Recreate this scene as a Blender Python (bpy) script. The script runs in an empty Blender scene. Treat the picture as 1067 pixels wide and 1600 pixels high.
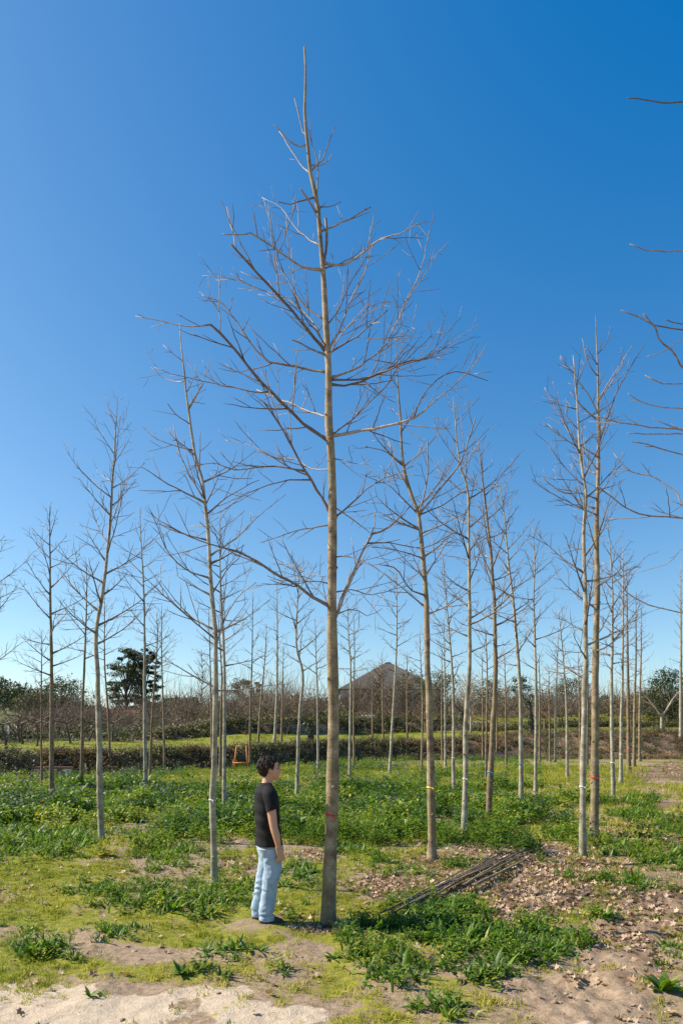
import bpy, math, random
import numpy as np
from mathutils import Vector, Matrix

R = math.radians
scene = bpy.context.scene
COL = scene.collection

# ------------------------------------------------------------------ camera
CAM_H, FPX, HOR, CX = 2.0, 1067.0, 1147.0, 533.5
cam = bpy.data.cameras.new('camera')
cam_o = bpy.data.objects.new('camera', cam)
COL.objects.link(cam_o)
cam_o.location = (0, 0, CAM_H)
cam_o.rotation_euler = (R(90), 0, 0)
cam.sensor_fit = 'VERTICAL'
cam.sensor_height = 36.0
cam.sensor_width = 24.0
cam.lens = 24.0
cam.shift_y = (HOR - 800.0) / 1600.0
cam.clip_start = 0.1
cam.clip_end = 3000.0
scene.camera = cam_o

# ------------------------------------------------------------------ sky, sun, exposure
SUN_EL, SUN_AZ = R(41.0), R(-83.0)          # azimuth clockwise from +Y
world = bpy.data.worlds.new('World')
scene.world = world
world.use_nodes = True
wn = world.node_tree
sky = wn.nodes.new('ShaderNodeTexSky')
sky.sky_type = 'NISHITA'
sky.sun_disc = False
sky.sun_elevation = SUN_EL
sky.sun_rotation = SUN_AZ
sky.altitude = 0.0
sky.air_density = 1.0
sky.dust_density = 0.5
sky.ozone_density = 4.0
sep_ = wn.nodes.new('ShaderNodeSeparateColor')
cmb_ = wn.nodes.new('ShaderNodeCombineColor')
wn.links.new(sky.outputs[0], sep_.inputs[0])
for k_, (g_, o_) in enumerate(((1.15, -0.78), (1.06, -0.34), (0.81, 0.90))):     # clear-day colour grade of the whole sky
    m_ = wn.nodes.new('ShaderNodeMath'); m_.operation = 'MULTIPLY_ADD'
    m_.inputs[1].default_value = g_; m_.inputs[2].default_value = o_
    x_ = wn.nodes.new('ShaderNodeMath'); x_.operation = 'MAXIMUM'; x_.inputs[1].default_value = 0.02
    wn.links.new(sep_.outputs[k_], m_.inputs[0]); wn.links.new(m_.outputs[0], x_.inputs[0]); wn.links.new(x_.outputs[0], cmb_.inputs[k_])
wn.links.new(cmb_.outputs[0], wn.nodes['Background'].inputs[0])
wn.nodes['Background'].inputs[1].default_value = 0.098

S = Vector((math.sin(SUN_AZ) * math.cos(SUN_EL), math.cos(SUN_AZ) * math.cos(SUN_EL), math.sin(SUN_EL)))
sl = bpy.data.lights.new('sun', 'SUN')
sl.energy = 5.0
sl.angle = R(0.53)
sl.color = (1.0, 0.91, 0.77)
sun_o = bpy.data.objects.new('sun', sl)
COL.objects.link(sun_o)
sun_o.rotation_euler = (-S).to_track_quat('-Z', 'Y').to_euler()
sun_o.location = S * 50

vs = scene.view_settings
vs.view_transform = 'Standard'
vs.look = 'None'
vs.exposure = 0.8
vs.gamma = 1.0
vs.use_curve_mapping = False
scene.cycles.max_bounces = 6
scene.cycles.diffuse_bounces = 3
scene.cycles.transmission_bounces = 4

# ------------------------------------------------------------------ helpers
def W(px, py, d):
    """photo pixel at a distance -> point in the place"""
    return np.array([(px - CX) * d / FPX, d, CAM_H + (HOR - py) * d / FPX])

def base_d(py):
    return FPX * CAM_H / (py - HOR)

def proj(x, y, z=0.0):
    y = np.maximum(y, 0.5)
    return CX + FPX * x / y, HOR - FPX * (z - CAM_H) / y

def hash2(ix, iy, seed):
    h = (ix.astype(np.int64) * 374761393 + iy.astype(np.int64) * 668265263 + seed * 1442695040) & 0xFFFFFFFF
    h = ((h ^ (h >> 13)) * 1274126177) & 0xFFFFFFFF
    return ((h ^ (h >> 16)) & 0xFFFFFF) / float(0xFFFFFF)

def vnoise(x, y, seed=0):
    x = np.asarray(x, float); y = np.asarray(y, float)
    ix = np.floor(x); iy = np.floor(y)
    fx = x - ix; fy = y - iy
    fx = fx * fx * (3 - 2 * fx); fy = fy * fy * (3 - 2 * fy)
    a = hash2(ix, iy, seed); b = hash2(ix + 1, iy, seed)
    c = hash2(ix, iy + 1, seed); d = hash2(ix + 1, iy + 1, seed)
    return (a * (1 - fx) + b * fx) * (1 - fy) + (c * (1 - fx) + d * fx) * fy

def fbm(x, y, seed=0, octv=4):
    s = 0; a = 0.5; t = 0
    for k in range(octv):
        s = s + a * vnoise(x * 2 ** k, y * 2 ** k, seed + k * 17); t += a; a *= 0.5
    return s / t

def sstep(a, b, x):
    t = np.clip((x - a) / (b - a), 0, 1)
    return t * t * (3 - 2 * t)

def mesh_from(name, verts, faces, smooth=True, attrs=None):
    """faces: (N,3) or (N,4) int array or list of such arrays"""
    if not isinstance(faces, (list, tuple)):
        faces = [faces]
    verts = np.ascontiguousarray(verts, dtype=np.float32)
    me = bpy.data.meshes.new(name)
    me.vertices.add(len(verts))
    me.vertices.foreach_set('co', verts.ravel())
    idx = np.concatenate([np.asarray(f, dtype=np.int32).ravel() for f in faces])
    tot = np.concatenate([np.full(len(f), np.asarray(f).shape[1], dtype=np.int32) for f in faces])
    st = np.concatenate([[0], np.cumsum(tot)[:-1]]).astype(np.int32)
    me.loops.add(len(idx))
    me.loops.foreach_set('vertex_index', idx)
    me.polygons.add(len(tot))
    me.polygons.foreach_set('loop_start', st)
    me.polygons.foreach_set('loop_total', tot)
    me.polygons.foreach_set('use_smooth', np.full(len(tot), smooth, dtype=bool))
    if attrs:
        for k, v in attrs.items():
            v = np.asarray(v, dtype=np.float32)
            if v.ndim == 1:
                a = me.attributes.new(k, 'FLOAT', 'POINT'); a.data.foreach_set('value', v)
            else:
                a = me.attributes.new(k, 'FLOAT_COLOR', 'POINT'); a.data.foreach_set('color', v.ravel())
    me.update(calc_edges=True)
    me.validate()
    return me

def link(name, data, mat=None, parent=None, loc=(0, 0, 0)):
    o = bpy.data.objects.new(name, data)
    COL.objects.link(o)
    o.location = loc
    if mat is not None:
        data.materials.clear(); data.materials.append(mat)
    if parent is not None:
        o.parent = parent
    return o

def empty(name, loc, rz=0.0):
    o = bpy.data.objects.new(name, None)
    o.empty_display_size = 0.2
    COL.objects.link(o)
    o.location = loc
    o.rotation_euler = (0, 0, rz)
    return o

def tag(o, label=None, cat=None, group=None, kind=None):
    if label: o['label'] = label
    if cat: o['category'] = cat
    if group: o['group'] = group
    if kind: o['kind'] = kind
    return o

class Acc:
    """collects vertex / face arrays into one mesh"""
    def __init__(s):
        s.v = []; s.q = []; s.t = []; s.n = 0; s.a = []
    def add(s, v, q=None, t=None, a=None):
        if q is not None and len(q): s.q.append(np.asarray(q) + s.n)
        if t is not None and len(t): s.t.append(np.asarray(t) + s.n)
        s.v.append(np.asarray(v, float)); s.n += len(v)
        s.a.append(np.full(len(v), 0.5) if a is None else (np.full(len(v), a) if np.isscalar(a) else a))
    def mesh(s, name, smooth=True):
        fs = []
        if s.q: fs.append(np.concatenate(s.q))
        if s.t: fs.append(np.concatenate(s.t))
        return mesh_from(name, np.concatenate(s.v), fs, smooth, {'tint': np.concatenate(s.a)})

_ring = {}
def ring(n):
    if n not in _ring:
        t = np.arange(n) * 2 * np.pi / n
        _ring[n] = (np.cos(t), np.sin(t))
    return _ring[n]

def tube_arrays(P, rad, sides):
    P = np.asarray(P, float); n = len(P)
    rad = np.asarray(rad, float)
    T = np.empty_like(P)
    T[1:-1] = P[2:] - P[:-2]; T[0] = P[1] - P[0]; T[-1] = P[-1] - P[-2]
    T /= np.linalg.norm(T, axis=1)[:, None] + 1e-9
    ref = np.array([0.0, 0.0, 1.0]) if abs(T[:, 2]).mean() < 0.8 else np.array([0.0, 1.0, 0.0])
    U = np.cross(T, ref); U /= np.linalg.norm(U, axis=1)[:, None] + 1e-9
    V = np.cross(T, U)
    c, s = ring(sides)
    V3 = P[:, None, :] + rad[:, None, None] * (c[None, :, None] * U[:, None, :] + s[None, :, None] * V[:, None, :])
    verts = V3.reshape(-1, 3)
    i = np.arange(n - 1)[:, None] * sides; j = np.arange(sides)[None, :]; j2 = (j + 1) % sides
    q = np.stack([i + j, i + j2, i + sides + j2, i + sides + j], -1).reshape(-1, 4)
    return verts, q

def add_tube(acc, P, rad, sides=5, cap=True, tint=0.5):
    v, q = tube_arrays(P, rad, sides)
    n = len(P)
    t = None
    if cap:
        v = np.vstack([v, P[-1], P[0]])
        k = n * sides; b = (n - 1) * sides
        j = np.arange(sides); j2 = (j + 1) % sides
        t = np.vstack([np.stack([b + j, b + j2, np.full(sides, k)], -1), np.stack([j2, j, np.full(sides, k + 1)], -1)])
    acc.add(v, q, t, tint)

def box_arrays(x0, x1, y0, y1, z0, z1):
    v = np.array([[x, y, z] for z in (z0, z1) for y in (y0, y1) for x in (x0, x1)], float)
    q = np.array([[0, 2, 3, 1], [4, 5, 7, 6], [0, 1, 5, 4], [2, 6, 7, 3], [0, 4, 6, 2], [1, 3, 7, 5]])
    return v, q

def catmull(P, n):
    P = np.asarray(P, float)
    Q = np.vstack([2 * P[0] - P[1], P, 2 * P[-1] - P[-2]])
    seg = np.linalg.norm(np.diff(P, axis=0), axis=1)
    cum = np.concatenate([[0], np.cumsum(seg)])
    ts = np.linspace(0, cum[-1], n)
    out = []
    for t in ts:
        k = min(max(np.searchsorted(cum, t) - 1, 0), len(P) - 2)
        u = (t - cum[k]) / max(seg[k], 1e-9)
        p0, p1, p2, p3 = Q[k], Q[k + 1], Q[k + 2], Q[k + 3]
        out.append(0.5 * ((2 * p1) + (-p0 + p2) * u + (2 * p0 - 5 * p1 + 4 * p2 - p3) * u * u + (-p0 + 3 * p1 - 3 * p2 + p3) * u ** 3))
    return np.array(out)

# ------------------------------------------------------------------ materials
def mat_new(name):
    m = bpy.data.materials.new(name)
    m.use_nodes = True
    nt = m.node_tree
    b = nt.nodes['Principled BSDF']
    b.inputs['Specular IOR Level'].default_value = 0.25
    b.inputs['Roughness'].default_value = 0.8
    return m, nt, b

def N(nt, kind, **kw):
    n = nt.nodes.new(kind)
    for k, v in kw.items():
        if k.startswith('i_'):
            n.inputs[k[2:].replace('_', ' ')].default_value = v
        else:
            setattr(n, k, v)
    return n

def ramp(nt, stops, interp='LINEAR'):
    n = nt.nodes.new('ShaderNodeValToRGB')
    n.color_ramp.interpolation = interp
    e = n.color_ramp.elements
    while len(e) < len(stops): e.new(0.5)
    for el, (p, c) in zip(e, stops):
        el.position = p; el.color = (c[0], c[1], c[2], 1)
    return n

def noise(nt, vec, scale, detail=4, rough=0.55):
    n = nt.nodes.new('ShaderNodeTexNoise')
    n.inputs['Scale'].default_value = scale
    n.inputs['Detail'].default_value = detail
    n.inputs['Roughness'].default_value = rough
    if vec is not None: nt.links.new(vec, n.inputs['Vector'])
    return n

def mixc(nt, fac, a, b, mode='MIX'):
    n = nt.nodes.new('ShaderNodeMix')
    n.data_type = 'RGBA'; n.blend_type = mode
    for val, sock in ((fac, n.inputs[0]), (a, n.inputs[6]), (b, n.inputs[7])):
        if isinstance(val, bpy.types.NodeSocket): nt.links.new(val, sock)
        elif isinstance(val, (int, float)): sock.default_value = val
        else: sock.default_value = (*val, 1)
    return n.outputs[2]

def math_n(nt, op, a, b=None, clamp=False):
    n = nt.nodes.new('ShaderNodeMath'); n.operation = op; n.use_clamp = clamp
    for val, sock in ((a, n.inputs[0]), (b, n.inputs[1])):
        if val is None: continue
        if isinstance(val, bpy.types.NodeSocket): nt.links.new(val, sock)
        else: sock.default_value = val
    return n.outputs[0]

def bark_mat(name, light, mid, dark, moss=(0.16, 0.15, 0.05), moss_amt=0.35, bump=0.5):
    m, nt, b = mat_new(name)
    tc = N(nt, 'ShaderNodeTexCoord'); mp = N(nt, 'ShaderNodeMapping')
    info = N(nt, 'ShaderNodeObjectInfo')
    add = N(nt, 'ShaderNodeVectorMath', operation='ADD')
    mul = N(nt, 'ShaderNodeVectorMath', operation='SCALE'); mul.inputs['Scale'].default_value = 37.0
    cmb = N(nt, 'ShaderNodeCombineXYZ')
    nt.links.new(info.outputs['Random'], cmb.inputs[0]); nt.links.new(info.outputs['Random'], cmb.inputs[2])
    nt.links.new(cmb.outputs[0], mul.inputs[0])
    nt.links.new(tc.outputs['Object'], add.inputs[0]); nt.links.new(mul.outputs[0], add.inputs[1])
    v = add.outputs[0]
    n1 = noise(nt, v, 7.0, 6, 0.65)
    mp.inputs['Scale'].default_value = (9, 9, 60)
    nt.links.new(v, mp.inputs['Vector'])
    n2 = noise(nt, mp.outputs[0], 1.0, 4, 0.6)
    mp2 = N(nt, 'ShaderNodeMapping'); mp2.inputs['Scale'].default_value = (1.2, 1.2, 0.9); nt.links.new(v, mp2.inputs['Vector'])
    n3 = noise(nt, mp2.outputs[0], 1.6, 4, 0.6)
    r1 = ramp(nt, [(0.32, dark), (0.5, mid), (0.66, light)]); nt.links.new(n1.outputs[0], r1.inputs[0])
    r2 = ramp(nt, [(0.36, (0.35, 0.35, 0.35)), (0.5, (1, 1, 1))]); nt.links.new(n2.outputs[0], r2.inputs[0])
    c = mixc(nt, 0.28, r1.outputs[0], r2.outputs[0], 'MULTIPLY')
    r3 = ramp(nt, [(0.45, (0, 0, 0)), (0.65, (1, 1, 1))]); nt.links.new(n3.outputs[0], r3.inputs[0])
    c = mixc(nt, math_n(nt, 'MULTIPLY', r3.outputs[0], moss_amt), c, moss)
    nt.links.new(c, b.inputs['Base Color'])
    bp = N(nt, 'ShaderNodeBump'); bp.inputs['Strength'].default_value = bump; bp.inputs['Distance'].default_value = 0.006
    mixv = math_n(nt, 'ADD', n1.outputs[0], n2.outputs[0]); nt.links.new(mixv, bp.inputs['Height'])
    nt.links.new(bp.outputs[0], b.inputs['Normal'])
    b.inputs['Roughness'].default_value = 0.75
    return m

BARK_OLIVE = bark_mat('bark_olive', (0.37, 0.295, 0.19), (0.24, 0.18, 0.11), (0.10, 0.074, 0.048), (0.17, 0.145, 0.06), 0.5, 1.0)
BARK_GREY = bark_mat('bark_grey', (0.46, 0.41, 0.32), (0.32, 0.28, 0.205), (0.15, 0.12, 0.085), (0.22, 0.21, 0.11), 0.35, 0.9)
BARK_BROWN = bark_mat('bark_brown', (0.31, 0.23, 0.145), (0.21, 0.15, 0.09), (0.105, 0.075, 0.05), (0.15, 0.12, 0.05), 0.3)
BARK_DARK = bark_mat('bark_dark', (0.14, 0.11, 0.085), (0.085, 0.066, 0.05), (0.045, 0.036, 0.03), (0.08, 0.085, 0.035), 0.3)

def twig_mat(name, a, b_, c_):
    m, nt, b = mat_new(name)
    at = N(nt, 'ShaderNodeAttribute', attribute_name='tint')
    tc = N(nt, 'ShaderNodeTexCoord')
    n1 = noise(nt, tc.outputs['Object'], 25.0, 3)
    s = math_n(nt, 'ADD', at.outputs['Fac'], math_n(nt, 'MULTIPLY', math_n(nt, 'SUBTRACT', n1.outputs[0], 0.5), 0.9))
    r = ramp(nt, [(0.1, a), (0.5, b_), (0.9, c_)]); nt.links.new(s, r.inputs[0])
    nt.links.new(r.outputs[0], b.inputs['Base Color'])
    b.inputs['Roughness'].default_value = 0.6
    return m
TWIG = twig_mat('twig_bark', (0.08, 0.055, 0.048), (0.15, 0.115, 0.092), (0.34, 0.285, 0.235))
TWIG_GREY = twig_mat('twig_bark_grey', (0.14, 0.095, 0.07), (0.25, 0.195, 0.14), (0.40, 0.33, 0.25))
TWIG_FAR = twig_mat('twig_bark_far', (0.08, 0.055, 0.04), (0.15, 0.105, 0.07), (0.25, 0.185, 0.125))
VINE = twig_mat('vine_wood', (0.05, 0.036, 0.028), (0.10, 0.072, 0.055), (0.17, 0.125, 0.095))

def leaf_mat(name, stops, rough=0.45, spec=0.4, trans=0.3):
    m, nt, b = mat_new(name)
    at = N(nt, 'ShaderNodeAttribute', attribute_name='tint')
    r = ramp(nt, stops); nt.links.new(at.outputs['Fac'], r.inputs[0])
    nt.links.new(r.outputs[0], b.inputs['Base Color'])
    b.inputs['Roughness'].default_value = rough
    b.inputs['Specular IOR Level'].default_value = spec
    if trans > 0:
        tr = N(nt, 'ShaderNodeBsdfTranslucent')
        bright = mixc(nt, 1.0, r.outputs[0], (1.5, 1.7, 0.7), 'MULTIPLY')
        nt.links.new(bright, tr.inputs['Color'])
        mx = N(nt, 'ShaderNodeMixShader'); mx.inputs[0].default_value = trans
        out = nt.nodes['Material Output']
        nt.links.new(b.outputs[0], mx.inputs[1]); nt.links.new(tr.outputs[0], mx.inputs[2])
        nt.links.new(mx.outputs[0], out.inputs['Surface'])
    return m
DOCK = leaf_mat('dock_leaf', [(0.0, (0.038, 0.085, 0.008)), (0.5, (0.085, 0.16, 0.012)), (0.85, (0.16, 0.245, 0.02)), (1.0, (0.30, 0.30, 0.06))], 0.5, 0.35, 0.3)
WEED = leaf_mat('weed_leaf', [(0.0, (0.04, 0.085, 0.010)), (0.5, (0.11, 0.185, 0.016)), (0.85, (0.22, 0.28, 0.026)), (1.0, (0.36, 0.32, 0.05))], 0.5, 0.3, 0.3)
GRASS = leaf_mat('low_grass', [(0.0, (0.10, 0.15, 0.010)), (0.5, (0.25, 0.26, 0.018)), (0.85, (0.37, 0.33, 0.035)), (1.0, (0.45, 0.36, 0.12))], 0.6, 0.2, 0.3)
FLOWER = leaf_mat('purple_flower', [(0.0, (0.06, 0.035, 0.14)), (0.6, (0.13, 0.08, 0.27)), (1.0, (0.26, 0.15, 0.36))], 0.7, 0.1, 0.2)
YFLOWER = leaf_mat('yellow_flower', [(0.0, (0.5, 0.36, 0.02)), (1.0, (0.6, 0.45, 0.04))], 0.7, 0.1, 0.2)
LITTER = leaf_mat('dry_leaf', [(0.0, (0.10, 0.055, 0.03)), (0.4, (0.23, 0.14, 0.082)), (0.75, (0.37, 0.25, 0.16)), (1.0, (0.50, 0.37, 0.265))], 0.6, 0.3, 0.15)
EVERGREEN = leaf_mat('evergreen_leaf', [(0.0, (0.022, 0.036, 0.012)), (0.5, (0.045, 0.064, 0.020)), (1.0, (0.09, 0.10, 0.034))], 0.6, 0.3, 0.1)
OLIVE = leaf_mat('olive_leaf', [(0.0, (0.05, 0.055, 0.020)), (0.5, (0.10, 0.10, 0.040)), (1.0, (0.18, 0.165, 0.075))], 0.6, 0.3, 0.1)
IVY = leaf_mat('ivy_leaf', [(0.0, (0.015, 0.026, 0.008)), (0.5, (0.033, 0.055, 0.014)), (1.0, (0.065, 0.09, 0.02))], 0.4, 0.4, 0.1)
BLOSSOM = leaf_mat('pale_blossom', [(0.0, (0.20, 0.19, 0.11)), (0.6, (0.42, 0.40, 0.26)), (1.0, (0.60, 0.58, 0.44))], 0.7, 0.1, 0.2)
DRYGRASS = leaf_mat('dry_scrub', [(0.0, (0.08, 0.055, 0.03)), (0.5, (0.19, 0.135, 0.075)), (1.0, (0.34, 0.25, 0.14))], 0.7, 0.1, 0.15)

def plain(name, col, rough=0.7, spec=0.25, var=0.15, scale=30.0, bump=0.0):
    m, nt, b = mat_new(name)
    tc = N(nt, 'ShaderNodeTexCoord')
    n1 = noise(nt, tc.outputs['Object'], scale, 5, 0.6)
    lo = tuple(c * (1 - var) for c in col); hi = tuple(min(1, c * (1 + var)) for c in col)
    r = ramp(nt, [(0.3, lo), (0.7, hi)]); nt.links.new(n1.outputs[0], r.inputs[0])
    nt.links.new(r.outputs[0], b.inputs['Base Color'])
    b.inputs['Roughness'].default_value = rough
    b.inputs['Specular IOR Level'].default_value = spec
    if bump:
        bp = N(nt, 'ShaderNodeBump'); bp.inputs['Strength'].default_value = bump; bp.inputs['Distance'].default_value = 0.005
        nt.links.new(n1.outputs[0], bp.inputs['Height']); nt.links.new(bp.outputs[0], b.inputs['Normal'])
    return m

# ------------------------------------------------------------------ terrain
_fx = np.array([-140, -60, -30, -16, -8.2, -3, 1.3, 12, 27, 60, 140.0])
_fy = np.array([24, 24, 27, 31.5, 38, 45, 51.5, 55, 56, 56, 56.0])
_pt = np.array([-400, 0, 0.5, 1.3, 2.2, 20, 21.5, 24, 40, 43, 120, 400, 900.0])
_pz = np.array([0, 0, 0.35, 1.05, 1.25, 1.95, 3.0, 3.25, 4.1, 5.0, 6.5, 12, 20.0])

def foot(x):
    return np.interp(x, _fx, _fy)

def bank_width(x, y):
    return np.interp(x / np.maximum(y, 5.0), [.08, .3], [1.0, 3.2])

def terrain(x, y):
    t = y - foot(x) - 0.6 * (fbm(x * 0.35, y * 0.0 + 3, 5) - 0.5)
    a = x / np.maximum(y, 5.0)
    wd = bank_width(x, y)
    t = np.where(t < 2.2 * wd, t / wd, t - 2.2 * wd + 2.2)
    z = np.interp(t, _pt, _pz)
    z1 = np.minimum(z, 1.25)
    z = z1 * np.interp(a, [-.45, -.2, .1, .3, .45], [.85, .9, 1.1, 1.6, 1.9]) + (z - z1) * np.interp(a, [-.3, -.1], [.3, 1.0])
    far = sstep(0, 6, t)
    z = z + far * (fbm(x * 0.12, y * 0.12, 9) - 0.5) * 0.9
    z = z + (fbm(x * 0.5, y * 0.5, 3) - 0.5) * 0.10 * (1 - far * 0.2) * sstep(3, 9, np.abs(y - 5) + 3)
    z = z + (fbm(x * 2.6, y * 2.6, 21) - 0.5) * 0.06
    return z

# ---- ground cover zones, laid out on the ground round the man and the trees (photo units, see proj)
DOCKZ = [(765, 1478, 150, 42, 1.3), (690, 1450, 90, 38, 1.2), (610, 1500, 90, 36, .9), (560, 1455, 50, 26, .9), (690, 1584, 55, 16, 1.2), (600, 1528, 55, 20, 1.1),
         (860, 1475, 55, 40, 1.1), (700, 1520, 130, 25, .8), (640, 1410, 40, 14, .6),
         (205, 1402, 85, 22, 1.0), (290, 1415, 70, 22, 1.2), (330, 1392, 60, 14, .7), (275, 1345, 60, 20, .9), (60, 1322, 95, 26, 1.1), (40, 1300, 80, 20, .9),
         (468, 1372, 34, 26, 1.1), (382, 1450, 32, 14, 1.0), (352, 1488, 62, 15, 1.0), (68, 1484, 44, 13, 1.2), (170, 1463, 50, 15, 1.0), (432, 1455, 26, 12, .9),
         (420, 1520, 30, 10, .7), (330, 1520, 34, 9, .7), (270, 1545, 20, 6, .6),
         (1042, 1350, 60, 34, 1.0), (985, 1378, 50, 14, 1.0), (975, 1328, 45, 14, .9), (1000, 1238, 34, 32, 1.1), (990, 1275, 50, 14, 1.0), (880, 1378, 40, 9, .6),
         (885, 1312, 34, 12, .8), (940, 1437, 14, 6, 1.1), (1045, 1495, 30, 14, .8), (1035, 1545, 20, 12, 1.0), (745, 1356, 44, 14, .8), (380, 1400, 40, 24, .8),
         (545, 1330, 40, 14, .7), (120, 1500, 30, 6, .6), (1040, 1290, 40, 16, .7), (590, 1350, 30, 10, .6), (640, 1370, 40, 12, .6), (700, 1320, 40, 10, .5)]
LITZ = [(850, 1392, 75, 36, 1.3), (820, 1420, 75, 22, 1.2), (600, 1385, 62, 22, 1.0), (680, 1352, 55, 12, .9), (530, 1450, 70, 9, 1.2), (1050, 1205, 40, 18, .8), (750, 1305, 60, 12, .6),
        (480, 1336, 60, 9, .6), (930, 1330, 60, 10, .5), (640, 1395, 40, 16, .7), (1000, 1480, 80, 50, .25), (900, 1350, 50, 14, .9), (1040, 1260, 40, 10, .6), (370, 1350, 50, 9, .5), (880, 1530, 60, 25, .3), (640, 1500, 60, 20, .25), (860, 1370, 190, 55, .5), (1010, 1440, 110, 140, .52), (700, 1372, 150, 36, .4), (980, 1240, 110, 60, .35), (300, 1370, 120, 30, .12), (1000, 1215, 60, 12, .6), (960, 1300, 30, 10, .5)]
SOILZ = [(120, 1580, 300, 42, 1.3), (420, 1590, 130, 30, 1.0), (965, 1500, 95, 85, 1.1), (900, 1570, 130, 50, .9), (120, 1478, 60, 22, .9), (240, 1490, 120, 14, .8), (470, 1488, 70, 24, .7),
         (600, 1385, 60, 18, .8), (850, 1390, 80, 36, 1.0), (800, 1335, 90, 16, .7), (480, 1336, 60, 12, .7), (1045, 1420, 50, 30, .7), (1040, 1210, 50, 16, .7), (20, 1460, 60, 14, .6), (540, 1448, 60, 10, .9), (640, 1560, 60, 20, .5)]

def zone(Z, px, py, x, y, seed):
    s = np.zeros_like(px)
    wob = (fbm(x * 1.3, y * 1.3, seed, 3) - 0.5) * 1.1 + (fbm(x * 4.5, y * 4.5, seed + 3, 3) - 0.5) * 0.9
    for cx, cy, rx, ry, a in Z:
        r = np.sqrt(((px - cx) / rx) ** 2 + ((py - cy) / ry) ** 2) + wob
        s = np.maximum(s, a * (1 - sstep(0.5, 1.25, r)))
    return s

def cover(x, y):
    """dock, litter, soil, tall-weed weights at ground points"""
    px, py = proj(x, y, 0)
    near = y > 1.0
    dock = zone(DOCKZ, px, py, x, y, 31) * near
    lit = zone(LITZ, px, py, x, y, 41) * near
    soil = zone(SOILZ, px, py, x, y, 51)
    soil = np.where(y < 4.7, np.maximum(soil, 0.9), soil)
    # field of tall flowering weeds beyond the second row, thinner right of the path
    t = sstep(10.5, 13.5, y + (fbm(x * 0.6, y * 0.6, 61) - 0.5) * 5)
    side = 1 - sstep(0.22, 0.36, (x / np.maximum(y, 1)) + (fbm(x * 0.4, y * 0.25, 62) - 0.5) * 0.25)
    side = np.maximum(side, 0.30 * sstep(.5, .62, fbm(x * .5, y * .35, 66)))
    tall = t * side * (1 - sstep(-0.5, 0.5, y - foot(x)))
    return dock, lit, soil, tall

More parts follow.
